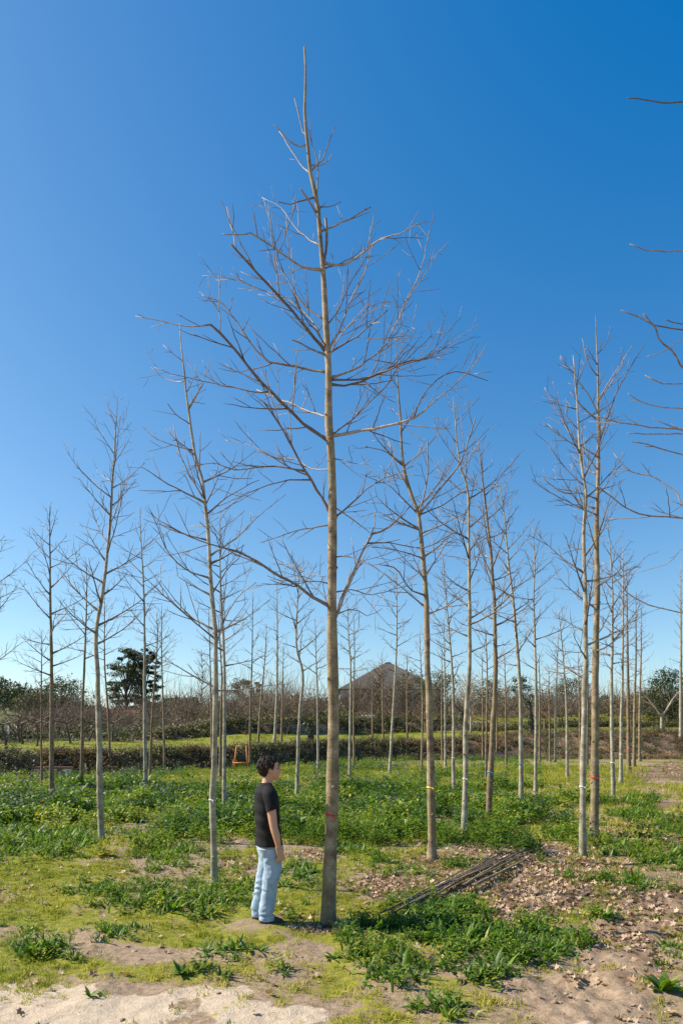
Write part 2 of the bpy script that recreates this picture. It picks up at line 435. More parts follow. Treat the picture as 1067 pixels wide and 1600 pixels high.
def grid_ground():
    ys = np.concatenate([np.linspace(-30, 3.2, 16)[:-1], np.geomspace(3.2, 700, 390)])
    nu = 300
    u = np.linspace(-1, 1, nu); u = np.sign(u) * (0.8 * np.abs(u) + 0.2 * np.abs(u) ** 3)
    hw = np.where(ys < 3.2, 45 + 0 * ys, 0)
    hw = np.maximum(hw * 0 + 4.5, 0.68 * np.abs(ys) + 3.2) * np.where(ys < 3.2, 4, 1)
    X = u[None, :] * hw[:, None]
    # outermost columns run far to the side so the sheet has no visible edge
    X[:, 0] -= 60; X[:, -1] += 60
    Y = np.repeat(ys[:, None], nu, 1)
    x = X.ravel(); y = Y.ravel()
    z = terrain(x, y)
    dock, lit, soil, tall = cover(x, y)
    nearw = 1 - sstep(12, 22, y)
    cl = fbm(x * 9, y * 9, 77, 3) - 0.5
    rg = np.abs(fbm(x * 4.2, y * 5.5, 78, 3) - 0.5)
    rough = np.clip(soil, 0, 1) * np.where(x > .8, 1.2, .15)
    z = z + nearw * (0.03 * cl * np.clip(soil + .2, 0, 1) + 0.12 * rough * (fbm(x * 6.0, y * 6.0, 79, 4) - .5) - 0.07 * rough * (0.12 - rg)) 
    z = z + nearw * 0.03 * np.clip(dock, 0, 1)
    t = y - foot(x)
    green = np.clip(1 - soil * 0.95 - lit * 0.6, 0, 1) * (0.46 + 1.3 * (fbm(x * 0.9, y * 0.9, 81) - 0.42) + .7 * (fbm(x * 5, y * 5, 83) - .5))
    wd = bank_width(x, y)
    bank = sstep(-0.6, 0.2, t) * (1 - sstep(1.4, 3.2, t / wd)) + sstep(19, 20.5, t) * (1 - sstep(23, 26, t)) + sstep(39.5, 40.5, t) * (1 - sstep(44, 46, t))
    scrubby = sstep(44, 50, t)
    green = np.where(t > 0, 0.95 * (1 - np.clip(bank, 0, 1)) * (1 - 0.6 * scrubby), green)
    sand = np.clip(zone(SOILZ[:2], *proj(x, y), x, y, 52), 0, 1)
    sand = np.where(y < 4.7, 0.9, sand)
    colr = np.stack([np.clip(green, 0, 1), sand, np.clip(np.maximum(lit, .55 * np.clip(bank, 0, 1)), 0, 1), np.ones_like(x)], -1)
    nr = len(ys)
    i = np.arange(nr - 1)[:, None] * nu + np.arange(nu - 1)[None, :]
    i = i.ravel()
    q = np.stack([i, i + 1, i + nu + 1, i + nu], -1)
    me = mesh_from('ground', np.stack([x, y, z], -1), q, True, {'cover': colr})
    m, nt, b = mat_new('ground_soil')
    tc = N(nt, 'ShaderNodeTexCoord'); v = tc.outputs['Object']
    at = N(nt, 'ShaderNodeAttribute', attribute_name='cover')
    sep = N(nt, 'ShaderNodeSeparateColor'); nt.links.new(at.outputs['Color'], sep.inputs[0])
    nA = noise(nt, v, 1.4, 6, 0.65); nB = noise(nt, v, 14.0, 6, 0.7); nC = noise(nt, v, 60.0, 4, 0.6)
    soilr = ramp(nt, [(0.3, (0.15, 0.10, 0.064)), (0.5, (0.27, 0.195, 0.13)), (0.7, (0.39, 0.295, 0.205))]); nt.links.new(nB.outputs[0], soilr.inputs[0])
    sandr = ramp(nt, [(0.3, (0.37, 0.285, 0.20)), (0.55, (0.47, 0.38, 0.28)), (0.75, (0.55, 0.455, 0.345))]); nt.links.new(nB.outputs[0], sandr.inputs[0])
    grr = ramp(nt, [(0.3, (0.075, 0.09, 0.012)), (0.5, (0.19, 0.19, 0.022)), (0.72, (0.32, 0.27, 0.055))]); nt.links.new(nB.outputs[0], grr.inputs[0])
    litr = ramp(nt, [(0.35, (0.10, 0.06, 0.038)), (0.6, (0.25, 0.16, 0.10))]); nt.links.new(nC.outputs[0], litr.inputs[0])
    def brk(sock, amt=0.9):
        s = math_n(nt, 'ADD', sock, math_n(nt, 'MULTIPLY', math_n(nt, 'SUBTRACT', nB.outputs[0], 0.5), amt))
        mr = N(nt, 'ShaderNodeMapRange'); mr.interpolation_type = 'SMOOTHSTEP'
        mr.inputs['From Min'].default_value = 0.38; mr.inputs['From Max'].default_value = 0.62
        nt.links.new(s, mr.inputs['Value']); return mr.outputs[0]
    c = mixc(nt, brk(sep.outputs[1], 0.7), soilr.outputs[0], sandr.outputs[0])
    c = mixc(nt, brk(sep.outputs[2], 0.9), c, litr.outputs[0])
    c = mixc(nt, brk(sep.outputs[0], 1.3), c, grr.outputs[0])
    nt.links.new(c, b.inputs['Base Color'])
    b.inputs['Roughness'].default_value = 0.92; b.inputs['Specular IOR Level'].default_value = 0.15
    bp = N(nt, 'ShaderNodeBump'); bp.inputs['Strength'].default_value = 0.7; bp.inputs['Distance'].default_value = 0.025
    hh = math_n(nt, 'ADD', nB.outputs[0], math_n(nt, 'MULTIPLY', nC.outputs[0], 0.5))
    nt.links.new(hh, bp.inputs['Height']); nt.links.new(bp.outputs[0], b.inputs['Normal'])
    o = link('ground', me, m); tag(o, kind='structure')
    return o
grid_ground()

def ground_z(x, y):
    return terrain(np.asarray(x, float), np.asarray(y, float))

# ------------------------------------------------------------------ bare nursery trees
def kinked(rng, p, d, L, nseg, kink, up, flat=None):
    """zig-zag shoot: starts at p heading d, bends upward"""
    P = [np.array(p, float)]
    d = np.array(d, float); d /= np.linalg.norm(d) + 1e-9
    st = L / nseg
    sgn = rng.choice([-1, 1])
    side = np.cross(d, [0, 0, 1.0]); side /= np.linalg.norm(side) + 1e-9
    for k in range(nseg):
        dd = d + sgn * kink * side * rng.uniform(0.5, 1.2) + rng.normal(0, kink * 0.5, 3)
        dd /= np.linalg.norm(dd)
        P.append(P[-1] + dd * st)
        sgn = -sgn
        d = d + np.array([0, 0, up]); d /= np.linalg.norm(d)
    return np.array(P)

def perp_dir(rng, t, ang, az):
    t = t / (np.linalg.norm(t) + 1e-9)
    a = np.cross(t, [0, 0, 1.0])
    if np.linalg.norm(a) < 0.1: a = np.cross(t, [1.0, 0, 0])
    a /= np.linalg.norm(a); b = np.cross(a, t)
    s = a * math.cos(az) + b * math.sin(az)
    return t * math.cos(ang) + s * math.sin(ang)

def spawn_twigs(acc, rng, P, L, r_at, dens, lmax, sides, level, rmin, seg=0.09):
    """side shoots along a branch path P"""
    cum = np.concatenate([[0], np.cumsum(np.linalg.norm(np.diff(P, axis=0), axis=1))])
    tot = cum[-1]
    n = max(0, int(tot * dens + rng.random()))
    az = 0.0 if rng.random() < 0.5 else math.pi
    for k in range(n):
        s = tot * (0.12 + 0.88 * (k + rng.random() * 0.8) / max(n, 1)); s = min(s, tot * 0.995)
        i = min(np.searchsorted(cum, s), len(P) - 1); i = max(i, 1)
        u = (s - cum[i - 1]) / max(cum[i] - cum[i - 1], 1e-6)
        p = P[i - 1] * (1 - u) + P[i] * u
        t = P[i] - P[i - 1]
        az += math.pi + rng.normal(0, 0.6)
        ang = R(rng.uniform(26, 54))
        d = perp_dir(rng, t, ang, az + rng.normal(0, 0.35))
        d[2] += 0.12
        frac = s / tot
        l = lmax * rng.uniform(0.4, 1.25) * (1.0 - 0.4 * frac)
        if l < 0.06: continue
        ns = max(2, int(l / seg))
        Q = kinked(rng, p, d, l, ns, 0.075, 0.032)
        r0 = min(r_at(frac) * 0.6, max(rmin * 1.25, 0.0032 + 0.006 * l))
        rr = np.linspace(r0, rmin, len(Q)); rr[1::2] *= 1.15; rr[-1] *= .6
        tint = rng.uniform(0.1, 0.95)
        add_tube(acc, Q, rr, sides, True, tint)
        if level > 0 and l > 0.22:
            spawn_twigs(acc, rng, Q, l, lambda f, a=r0: a * (1 - 0.5 * f), dens * 0.6, l * 0.55, sides, level - 1, rmin, seg)

def limb(acc, rng, P, r0, r1, sides, twig_sides, dens, lmax, level, rmin, tint, seg=0.09, stub=False):
    n = len(P)
    f = np.linspace(0, 1, n)
    rr = r1 + (r0 - r1) * (1 - f) ** 1.05
    rr[0] *= 1.5
    if n > 2: rr[1] *= 1.1
    rr = rr * (1 + 0.10 * rng.normal(0, 1, n).clip(-1, 1.5) * (np.arange(n) > 0))
    add_tube(acc, P, rr, sides, True, tint)
    spawn_twigs(acc, rng, P, 0, lambda q: r1 + (r0 - r1) * (1 - q), dens, lmax, twig_sides, level, rmin, seg)

BAND = {'red': plain('red_band', (0.62, 0.03, 0.025), 0.5), 'white': plain('white_band', (0.55, 0.54, 0.50), 0.6),
        'yellow': plain('yellow_band', (0.75, 0.55, 0.03), 0.5), 'blue': plain('blue_band', (0.03, 0.26, 0.50), 0.5)}

def trunk_mesh(Tp, rr, sides, rng, tint=0.5):
    v, q = tube_arrays(Tp, rr, sides)
    n = len(Tp)
    # uneven section
    c = np.repeat(Tp, sides, 0)
    off = v - c
    k = 1 + 0.10 * (fbm(off[:, 0] * 40 + c[:, 2] * 1.3, off[:, 1] * 40 + c[:, 2] * 2.1, int(rng.integers(1000))) - 0.5) * 2
    v = c + off * k[:, None]
    v = np.vstack([v, Tp[-1]])
    b = (n - 1) * sides; j = np.arange(sides)
    t = np.stack([b + j, b + (j + 1) % sides, np.full(sides, n * sides)], -1)
    return v, q, t

def add_band(root, Tp, rr, z, col, h=0.03):
    zz = Tp[:, 2]
    i = int(np.argmin(np.abs(zz - z)))
    x = np.interp(z, zz[:len(zz)], Tp[:, 0]); y = np.interp(z, zz, Tp[:, 1]); r = np.interp(z, zz, rr) * 1.06 + 0.003
    h *= .6
    acc = Acc()
    P = np.array([[x, y, z - h / 2], [x, y, z - h / 6], [x, y, z + h / 6], [x + .001, y, z + h / 2]])
    add_tube(acc, P, np.array([r, r + .002, r + .0015, r]), 14, True, 0.5)
    # knot with a short loose end
    add_tube(acc, np.array([[x + r * .1, y - r, z], [x + r * .4, y - r - .012, z - .02], [x + r * .5, y - r - .008, z - .055]]), [.007, .005, .003], 4)
    link('marker_band', acc.mesh('marker_band'), BAND[col], root)

def nursery_tree(spec, idx):
    pts = spec['trunk']; bx, by = pts[0]
    d = spec.get('d', base_d(by))
    rng = np.random.default_rng(100 + idx * 7)
    random.seed(idx)
    near = d < 16; mid = d < 27
    P = np.array([W(px, py, d) for px, py in pts])
    gz = float(ground_z(P[0, 0], P[0, 1]))
    root_loc = np.array([P[0, 0], P[0, 1], gz])
    H = P[-1, 2] - gz
    # gentle lean in depth
    lean = rng.normal(0, 0.012, 2)
    hh = P[:, 2] - gz
    P = np.array([W(px, py, d + h_ * lean[0] + 0.05 * math.sin(h_ * 1.1 + idx)) for (px, py), h_ in zip(pts, hh)])
    P = P - root_loc
    P[0] = (0, 0, -0.08)
    nT = 46 if near else (30 if mid else 18)
    Tp = catmull(P, nT)
    f = np.clip(Tp[:, 2] / H, 0, 1)
    rb = spec['w'] * d / FPX / 2
    rt = 0.0055 if near else (0.008 if mid else 0.012)
    rr = rt + (rb - rt) * (1 - f) ** 0.85
    rr *= 1 + 0.38 * np.exp(-np.maximum(Tp[:, 2], 0) / 0.09)
    rr *= 1 + 0.06 * np.sin(Tp[:, 2] * 5.1 + idx) * (f < .9) + rng.normal(0, 0.02, nT)
    if not spec.get('straight'):
        w = rng.normal(0, 1, (nT, 2)); w = np.cumsum(w, 0) * 0.004; w -= np.linspace(0, 1, nT)[:, None] * w[-1]
        Tp[:, :2] += w
    root = empty(spec.get('name', 'bare_tree'), root_loc)
    tag(root, spec['label'], 'tree', 'bare nursery trees planted in rows')
    acc = Acc(); sides = 14 if near else (9 if mid else 7)
    v, q, t = trunk_mesh(Tp, rr, sides, rng); acc.add(v, q, t)
    if mid:
        for kz in rng.uniform(.05, .75, 16 if near else 9) * H:
            c_ = np.array([np.interp(kz, Tp[:, 2], Tp[:, 0]), np.interp(kz, Tp[:, 2], Tp[:, 1]), kz]); r_k = float(np.interp(kz, Tp[:, 2], rr)); a_k = rng.uniform(0, 6.28)
            o_k = np.array([math.cos(a_k), math.sin(a_k), .35]); e_k = rng.uniform(1.04, 1.35)
            add_tube(acc, np.array([c_ + o_k * r_k * .5, c_ + o_k * r_k * .95, c_ + o_k * r_k * e_k]), [r_k * .55, r_k * .40, r_k * .22], 6)
    link('trunk', acc.mesh('trunk'), spec['bark'], root)
    if spec.get('band'):
        add_band(root, Tp, rr, 1.15 if 'bz' not in spec else spec['bz'], spec['band'], 0.028 if near else 0.04)
    twm = spec.get('twig', TWIG)
    # limbs traced from the photograph
    zc = Tp[:, 2]
    def r_at_z(z): return float(np.interp(z, zc, rr))
    rmin = 0.0029 if d < 8.5 else (0.0034 if near else (0.0045 if mid else 0.0062))
    grown = []
    for (pl, dep, w0, w1, dens, lmax) in spec.get('limbs', []):
        Q = np.array([W(px, py, d + dep * (k / (len(pl) - 1)) ** 1.2) for k, (px, py) in enumerate(pl)]) - root_loc
        # root the limb on the trunk axis, or on the limb it forks from
        z0 = Q[0, 2]
        ax = np.array([np.interp(z0, zc, Tp[:, 0]), np.interp(z0, zc, Tp[:, 1]), z0])
        if abs(Q[0, 0] - ax[0]) * FPX / d < 16 or not grown:
            Q[0] = ax
        else:
            allp = np.concatenate(grown)
            wp_ = allp + root_loc
            dd_ = np.hypot(CX + FPX * wp_[:, 0] / wp_[:, 1] - pl[0][0], HOR - FPX * (wp_[:, 2] - CAM_H) / wp_[:, 1] - pl[0][1])
            st_ = allp[int(np.argmin(dd_))]
            Q = np.array([W(px, py, root_loc[1] + st_[1] + dep * (k / (len(pl) - 1)) ** 1.2) for k, (px, py) in enumerate(pl)]) - root_loc
            Q[0] = st_
        n = max(6, int(np.linalg.norm(np.diff(Q, axis=0), axis=1).sum() / 0.10))
        Pl = catmull(Q, n)
        Pl[1:-1] += rng.normal(0, 0.0035, (n - 2, 3))
        grown.append(Pl)
        a = Acc()
        limb(a, rng, Pl, w0 * .88 * d / FPX / 2, w1 * .88 * d / FPX / 2, 7, 4, dens * .8, lmax * 1.12, 1, rmin, rng.uniform(.35, .9))
        link('branch', a.mesh('branch'), twm, root)
    n = spec.get('n', 20)
    z0 = spec['crown'] * H if spec['crown'] < 1 else CAM_H + (HOR - spec['crown']) * d / FPX - gz
    acc = Acc()
    az = rng.uniform(0, 6.28)
    sp = spec.get('spread', 1.2)
    for k in range(n):
        u = (k + rng.uniform(-0.3, 0.3)) / n
        u = min(max(u, 0.0), 0.97)
        z = z0 + (H - z0) * (u ** 0.92) * 0.97
        base = np.array([np.interp(z, zc, Tp[:, 0]), np.interp(z, zc, Tp[:, 1]), z])
        az += 2.4 + rng.normal(0, 0.5)
        el = R(18 + 34 * u + rng.normal(0, 10))
        L = sp * (0.85 + 0.35 * math.sin(min(u * 2.6, 3.14)) - 0.80 * max(u - 0.25, 0)) * rng.uniform(0.6, 1.2)
        L = max(L, 0.25)
        L = min(L, (H - z) * 1.5 + 0.3)
        dv = [math.cos(az) * math.cos(el), math.sin(az) * math.cos(el), math.sin(el)]
        seg = 0.11 if near else (0.18 if mid else 0.30)
        ns = max(3, int(L / (seg * 1.3)))
        Pl = kinked(rng, base, dv, L, ns, 0.055, 0.055 + 0.04 * u)
        r0 = max(min(r_at_z(z) * 0.55, 0.006 + 0.011 * L), rmin * 1.5)
        a = Acc() if near else acc
        limb(a, rng, Pl, r0, rmin * 1.05, 6 if near else (5 if mid else 3), 4 if near else 3,
             spec.get('dens', 6.5 if near else (6.0 if mid else 5.0)), (0.55 if near else 0.5) * min(1, L), 1 if (near or mid) else 1, rmin, rng.uniform(.2, .9), seg)
        if near:
            link('branch', a.mesh('branch'), twm, root)
    if not near and acc.n:
        link('crown', acc.mesh('crown'), twm, root)
    return root

# ---- the big tree beside the man, its limbs one by one: (photo path, depth drift, width at root, width at tip, twig density, twig length)
def z6(L, ): return [(200 + a / 1.84, 50 + b / 1.84) for a, b in L]
def z7(L): return [(200 + a / 1.84, 500 + b / 1.84) for a, b in L]
MAIN_LIMBS = [
    (z6([(514, 345), (490, 330), (465, 312), (418, 265)]), -.25, 2.4, 1.6, 0, .2),
    (z6([(516, 320), (503, 290), (492, 235), (479, 190)]), .15, 2.3, 1.7, 0, .2),
    (z6([(525, 425), (500, 385), (470, 340), (435, 285)]), .3, 2.3, 1.5, 3, .25),
    (z6([(553, 600), (548, 520), (543, 440), (546, 400), (540, 352), (527, 315), (520, 280)]), -.12, 4.6, 1.4, 2, .3),
    (z6([(528, 402), (560, 380), (587, 352)]), .2, 2.4, 1.7, 0, .2),
    (z6([(545, 420), (565, 360), (576, 315), (598, 265)]), -.2, 2.2, 1.5, 2, .2),
    (z6([(532, 488), (490, 487), (460, 495), (431, 487)]), -.4, 2.4, 1.6, 0, .2),
    (z6([(566, 535), (530, 500), (495, 450)]), -.2, 3.2, 2.6, 0, .2),
    (z6([(562, 515), (585, 500), (612, 487)]), .15, 1.8, 1.2, 0, .2),
    (z6([(578, 690), (572, 620), (568, 535)]), -.10, 5.2, 4.2, 3, .5),
    (z6([(572, 585), (600, 555), (650, 530), (697, 503)]), .3, 3.0, 2.2, 6, .35),
    (z6([(570, 672), (620, 670), (660, 645), (700, 610), (740, 590), (790, 575), (843, 547)]), -.5, 4.2, 1.3, 8, .5),
    (z6([(556, 692), (500, 675), (440, 635), (390, 600), (352, 577)]), -.6, 4.2, 2.6, 6, .55),
    (z6([(352, 577), (320, 582), (270, 580)]), .0, 1.8, 1.3, 5, .3),
    (z6([(555, 625), (520, 595), (480, 560), (440, 505), (385, 475)]), .5, 2.4, 1.0, 7, .4),
    (z6([(558, 935), (545, 890), (520, 860), (480, 810), (430, 755), (370, 690), (296, 610)]), -.7, 5.4, 3.0, 6, .75),
    (z6([(565, 690), (610, 665), (655, 640), (680, 610)]), .6, 2.2, 1.1, 6, .35),
    (z6([(555, 990), (520, 970), (450, 955), (400, 943), (350, 890), (310, 830), (270, 780), (212, 755)]), .5, 4.6, 1.6, 7, .6),
    (z6([(563, 840), (500, 780), (460, 710), (425, 655), (440, 620), (460, 560), (490, 480)]), .6, 3.2, 1.1, 8, .5),
    (z6([(580, 930), (610, 850), (640, 770), (680, 690), (705, 610)]), -.4, 3.4, 1.6, 7, .5),
    (z6([(580, 935), (650, 880), (700, 840), (745, 800)]), -.6, 3.0, 1.6, 8, .6),
    (z6([(575, 850), (600, 810), (640, 720), (690, 640)]), .5, 2.6, 1.0, 7, .5),
    (z6([(560, 930), (540, 850), (500, 800), (440, 760), (380, 740), (300, 710), (215, 700)]), .9, 3.0, 1.0, 8, .5),
    (z6([(575, 940), (535, 915), (500, 895), (472, 885)]), -.5, 3.4, 2.2, 4, .3),
    (z6([(585, 1005), (640, 975), (680, 950), (740, 900), (770, 840), (800, 770), (840, 690), (866, 570)]), .4, 3.8, 1.1, 9, .6),
    (z6([(585, 1010), (660, 1000), (720, 980), (780, 960), (860, 930), (930, 850)]), -.7, 3.6, 1.1, 9, .6),
    (z7([(575, 362), (520, 310), (470, 265), (420, 215), (370, 165), (310, 85), (238, 13)]), -.9, 6.0, 3.4, 6, .7),
    (z7([(238, 13), (190, 17), (150, 15), (80, 0), (22, -12)]), .2, 2.0, 1.0, 5, .3),
    (z7([(420, 215), (350, 205), (300, 192), (240, 180), (150, 160), (75, 135)]), .3, 2.4, 1.0, 8, .45),
    (z7([(568, 290), (520, 262), (470, 240), (430, 225), (370, 200)]), .8, 3.4, 1.6, 8, .6),
    (z7([(583, 575), (545, 490), (505, 425), (470, 360), (430, 290), (390, 235)]), -.6, 5.2, 2.6, 6, .6),
    (z7([(505, 425), (430, 420), (380, 422), (310, 430), (240, 410), (170, 430)]), .2, 3.2, 1.2, 10, .5),
    (z7([(580, 440), (530, 428), (480, 400), (420, 395), (350, 360), (280, 345)]), .9, 2.6, 1.0, 8, .5),
    (z7([(520, 460), (460, 460), (400, 475), (340, 500), (280, 545), (240, 560)]), -.2, 2.4, 1.0, 7, .45),
    (z7([(580, 830), (530, 795), (490, 765), (430, 735), (380, 700), (318, 667)]), -.9, 5.6, 3.4, 5, .6),
    (z7([(318, 667), (240, 645), (180, 625), (100, 580)]), -.1, 2.8, 1.2, 6, .45),
    (z7([(580, 597), (530, 597), (480, 605), (430, 625), (380, 640)]), -.5, 2.4, 1.1, 9, .35),
    (z7([(585, 885), (620, 800), (650, 720), (680, 650), (700, 615)]), -.25, 5.0, 3.4, 6, .5),
    (z7([(585, 890), (612, 800), (640, 740), (668, 690)]), .25, 4.2, 2.6, 6, .5),
    (z7([(700, 615), (708, 590), (710, 550)]), .0, 2.2, 1.8, 2, .2),
    (z7([(700, 615), (740, 603), (775, 575), (810, 535)]), -.1, 2.6, 1.2, 9, .6),
    (z7([(690, 640), (760, 640), (850, 655), (940, 610)]), -.2, 2.2, 1.0, 10, .5),
    (z7([(585, 345), (660, 322), (740, 305), (820, 283)]), -.5, 5.0, 3.4, 6, .6),
    (z7([(820, 283), (880, 235), (940, 185), (985, 140), (1025, 90)]), -.1, 2.4, 1.0, 7, .4),
    (z7([(820, 283), (850, 210), (905, 160), (960, 150), (1035, 175)]), .1, 2.2, 1.0, 6, .4),
    (z7([(580, 195), (640, 185), (720, 155), (800, 120), (870, 105), (935, 60)]), .5, 4.2, 1.2, 9, .6),
    (z7([(585, 345), (640, 290), (690, 240), (750, 180), (790, 100), (830, 20)]), .7, 3.2, 1.0, 9, .55),
    (z7([(590, 580), (640, 530), (700, 475), (760, 445), (820, 420)]), -.6, 3.2, 1.1, 8, .5),
    (z7([(590, 545), (640, 570), (670, 590), (695, 612)]), .5, 2.4, 1.2, 5, .4),
    (z7([(585, 790), (640, 775), (700, 790), (760, 775), (830, 760)]), .9, 2.4, .9, 9, .5),
    (z7([(585, 740), (540, 735), (490, 715), (430, 690)]), .8, 2.2, .9, 10, .45),
    (z7([(585, 765), (530, 750), (470, 760), (400, 735)]), -.4, 2.0, .9, 9, .4),
    (z7([(585, 690), (630, 680), (690, 700), (750, 740)]), -.7, 2.0, .9, 9, .4),
    (z7([(585, 410), (620, 400), (660, 415), (700, 400)]), -.6, 1.8, .9, 8, .35),
    (z7([(577, 120), (600, 60), (640, 10), (690, -50)]), -.8, 2.6, 1.0, 8, .5),
    (z7([(575, 90), (540, 30), (500, -20), (470, -90)]), -.9, 2.6, 1.0, 8, .5),
    (z7([(588, 850), (560, 790), (500, 740), (455, 735)]), .8, 2.0, .9, 8, .4),
    (z7([(586, 860), (640, 830), (690, 850), (730, 830)]), .4, 2.2, .9, 8, .45),
]
MAIN = dict(trunk=[(513, 1443), (515, 1370), (518, 1290), (520, 1200), (521, 1100), (518.5, 1000), (519, 880), (519.6, 772), (517, 701), (513.6, 657), (513.6, 581), (512, 561), (509, 501), (505, 425), (500.5, 376), (496, 316), (486, 278), (480, 218), (476, 180), (477.7, 116), (475.5, 73)],
            w=21.5, bark=BARK_OLIVE, crown=0.985, n=0, limbs=MAIN_LIMBS, band='red', straight=True,
            label='tallest bare tree, with thick olive-brown trunk and red band, just in front of the man')

def z8(L): return [(930 + a / 3.2, 460 + b / 3.2) for a, b in L]
RIGHT_LIMBS = [
    ([(1190, 175), (1120, 160), (1067, 158), (1038, 161), (1007, 154), (980, 153)], -.2, 4.5, 2.6, 0, .2),
    ([(1190, 400), (1120, 392), (1067, 391), (1013, 391), (983, 381)], .1, 4.5, 2.4, 0, .2),
    ([(1190, 620), (1110, 600), (1067, 575), (1050, 548), (1030, 533), (1023, 512), (1005, 490)], -.4, 6, 3.2, 0.6, .3),
    ([(1190, 530), (1110, 520), (1067, 515), (1020, 507), (1000, 496), (969, 484)], .3, 5, 2.6, 0.5, .2),
    ([(1190, 520), (1120, 510), (1067, 507), (1040, 499)], -.2, 4, 2.2, 0, .2),
    ([(1190, 505), (1120, 520), (1067, 530), (1040, 547), (1009, 557)], .3, 3, 1.6, 0, .2),
    ([(1190, 610), (1110, 602), (1067, 599), (1034, 598), (1007, 586)], .2, 4, 2.4, 0, .2),
    ([(1190, 650), (1110, 640), (1067, 638), (1033, 636), (1002, 628), (981, 615)], -.3, 4, 2.0, 2, .3),
    ([(1190, 690), (1110, 676), (1067, 671), (1010, 666), (960, 658), (930, 649)], .2, 6, 2.2, 3, .5),
    ([(1190, 695), (1110, 680), (1067, 678), (1020, 678), (980, 677)], -.4, 5, 2.0, 2, .3),
    ([(1190, 735), (1110, 715), (1067, 710), (1030, 700), (1012, 694), (986, 690)], -.2, 5, 2.2, 2, .3),
    ([(1190, 860), (1110, 820), (1067, 790), (1056, 768), (1035, 755), (1015, 742), (985, 737), (958, 708)], .4, 5, 2.2, 3, .45),
    ([(1190, 840), (1110, 815), (1067, 810), (1012, 805), (980, 795), (960, 780), (935, 760)], -.4, 6, 2.6, 4, .6),
    ([(1190, 990), (1110, 965), (1067, 958), (1030, 950), (995, 937), (970, 915), (940, 878)], .2, 5, 2.2, 2, .3),
    ([(1190, 860), (1110, 850), (1067, 855), (1045, 880), (1010, 890)], .6, 3, 1.4, 4, .3),
]
RIGHT = dict(trunk=[(1190, 1420), (1188, 1200), (1190, 900), (1188, 600), (1190, 300), (1186, 20), (1184, -120)], w=26, bark=BARK_OLIVE, crown=0.98, n=0, limbs=[(a_, b_, c_ * .72, d_ * .72, e_, f_) for a_, b_, c_, d_, e_, f_ in RIGHT_LIMBS], straight=True,
             label='tree standing out of frame at right, only its long branch ends reaching into view')

G, O_, B_ = BARK_GREY, BARK_OLIVE, BARK_BROWN
def limbs_for(L): return L
T9_LIMBS = [
    ([(316, 786), (280, 765), (250, 748), (220, 728)], -.3, 3.4, 1.2, 5, .5), ([(310, 780), (292, 735), (276, 690), (271, 663)], .3, 3.0, 1.4, 4, .4),
    ([(300, 705), (270, 695), (245, 685), (229, 673)], .2, 2.6, 1.2, 6, .4), ([(295, 665), (278, 650), (262, 630)], -.3, 1.8, 1.1, 3, .3),
    ([(293, 600), (275, 596), (255, 590), (237, 574)], .3, 2.0, 1.0, 3, .3), ([(295, 640), (315, 600), (330, 560)], .4, 2.0, 1.0, 5, .4),
    ([(312, 735), (313, 700), (313, 676)], -.3, 2.4, 1.6, 3, .3), ([(322, 845), (290, 835), (262, 825), (240, 808)], .3, 3.0, 1.2, 6, .5),
    ([(328, 905), (290, 890), (262, 860), (245, 820), (236, 800)], -.4, 3.0, 1.2, 6, .5), ([(333, 985), (290, 960), (262, 930), (235, 890)], .4, 3.4, 1.2, 6, .6),
    ([(334, 1000), (290, 960), (255, 930), (225, 900)], -.5, 3.2, 1.1, 6, .6), ([(324, 805), (350, 780), (375, 765), (405, 750)], -.3, 2.6, 1.0, 6, .5),
    ([(330, 870), (370, 840), (395, 815), (425, 790)], .4, 3.0, 1.0, 6, .5), ([(336, 1010), (355, 960), (375, 930), (400, 910)], -.4, 3.0, 1.2, 6, .6),
    ([(335, 1075), (300, 1055), (275, 1040), (250, 1030)], -.3, 3.6, 1.3, 6, .5), ([(337, 1080), (365, 1078), (400, 1075), (425, 1070)], .3, 3.0, 1.1, 6, .45),
    ([(331, 930), (355, 890), (375, 870), (380, 850)], .2, 2.4, 1.2, 6, .5), ([(320, 790), (335, 760), (345, 735)], .3, 2.0, 1.0, 4, .4)]
R1_LIMBS = [
    ([(653, 801), (690, 760), (720, 720), (742, 655)], -.2, 3.6, 2.0, 5, .6), ([(655, 801), (668, 745), (668, 690)], -.3, 3.2, 2.0, 5, .5),
    ([(653, 801), (690, 790), (720, 770), (745, 765)], .4, 2.8, 1.2, 6, .5), ([(640, 765), (615, 720), (608, 690)], .2, 2.6, 1.4, 5, .5),
    ([(628, 720), (600, 705), (570, 697)], -.4, 2.4, 1.4, 4, .4), ([(630, 725), (665, 700), (690, 670)], .3, 2.6, 1.2, 5, .5),
    ([(655, 830), (690, 820), (730, 800)], -.4, 2.6, 1.0, 6, .5), ([(662, 900), (690, 860), (700, 840)], .3, 3.0, 1.6, 5, .5),
    ([(667, 930), (640, 920), (620, 890), (592, 882)], -.2, 3.0, 1.4, 5, .5), ([(668, 950), (630, 920), (605, 900), (587, 888)], .4, 2.8, 1.2, 5, .5),
    ([(668, 960), (700, 945), (730, 925), (750, 905)], -.3, 3.0, 1.2, 6, .5), ([(655, 825), (620, 815), (590, 800), (560, 810)], .4, 2.6, 1.0, 7, .5),
    ([(650, 800), (620, 770), (590, 745), (575, 730)], .5, 2.6, 1.0, 7, .5), ([(657, 870), (620, 860), (580, 855)], -.4, 2.4, 1.0, 7, .5)]
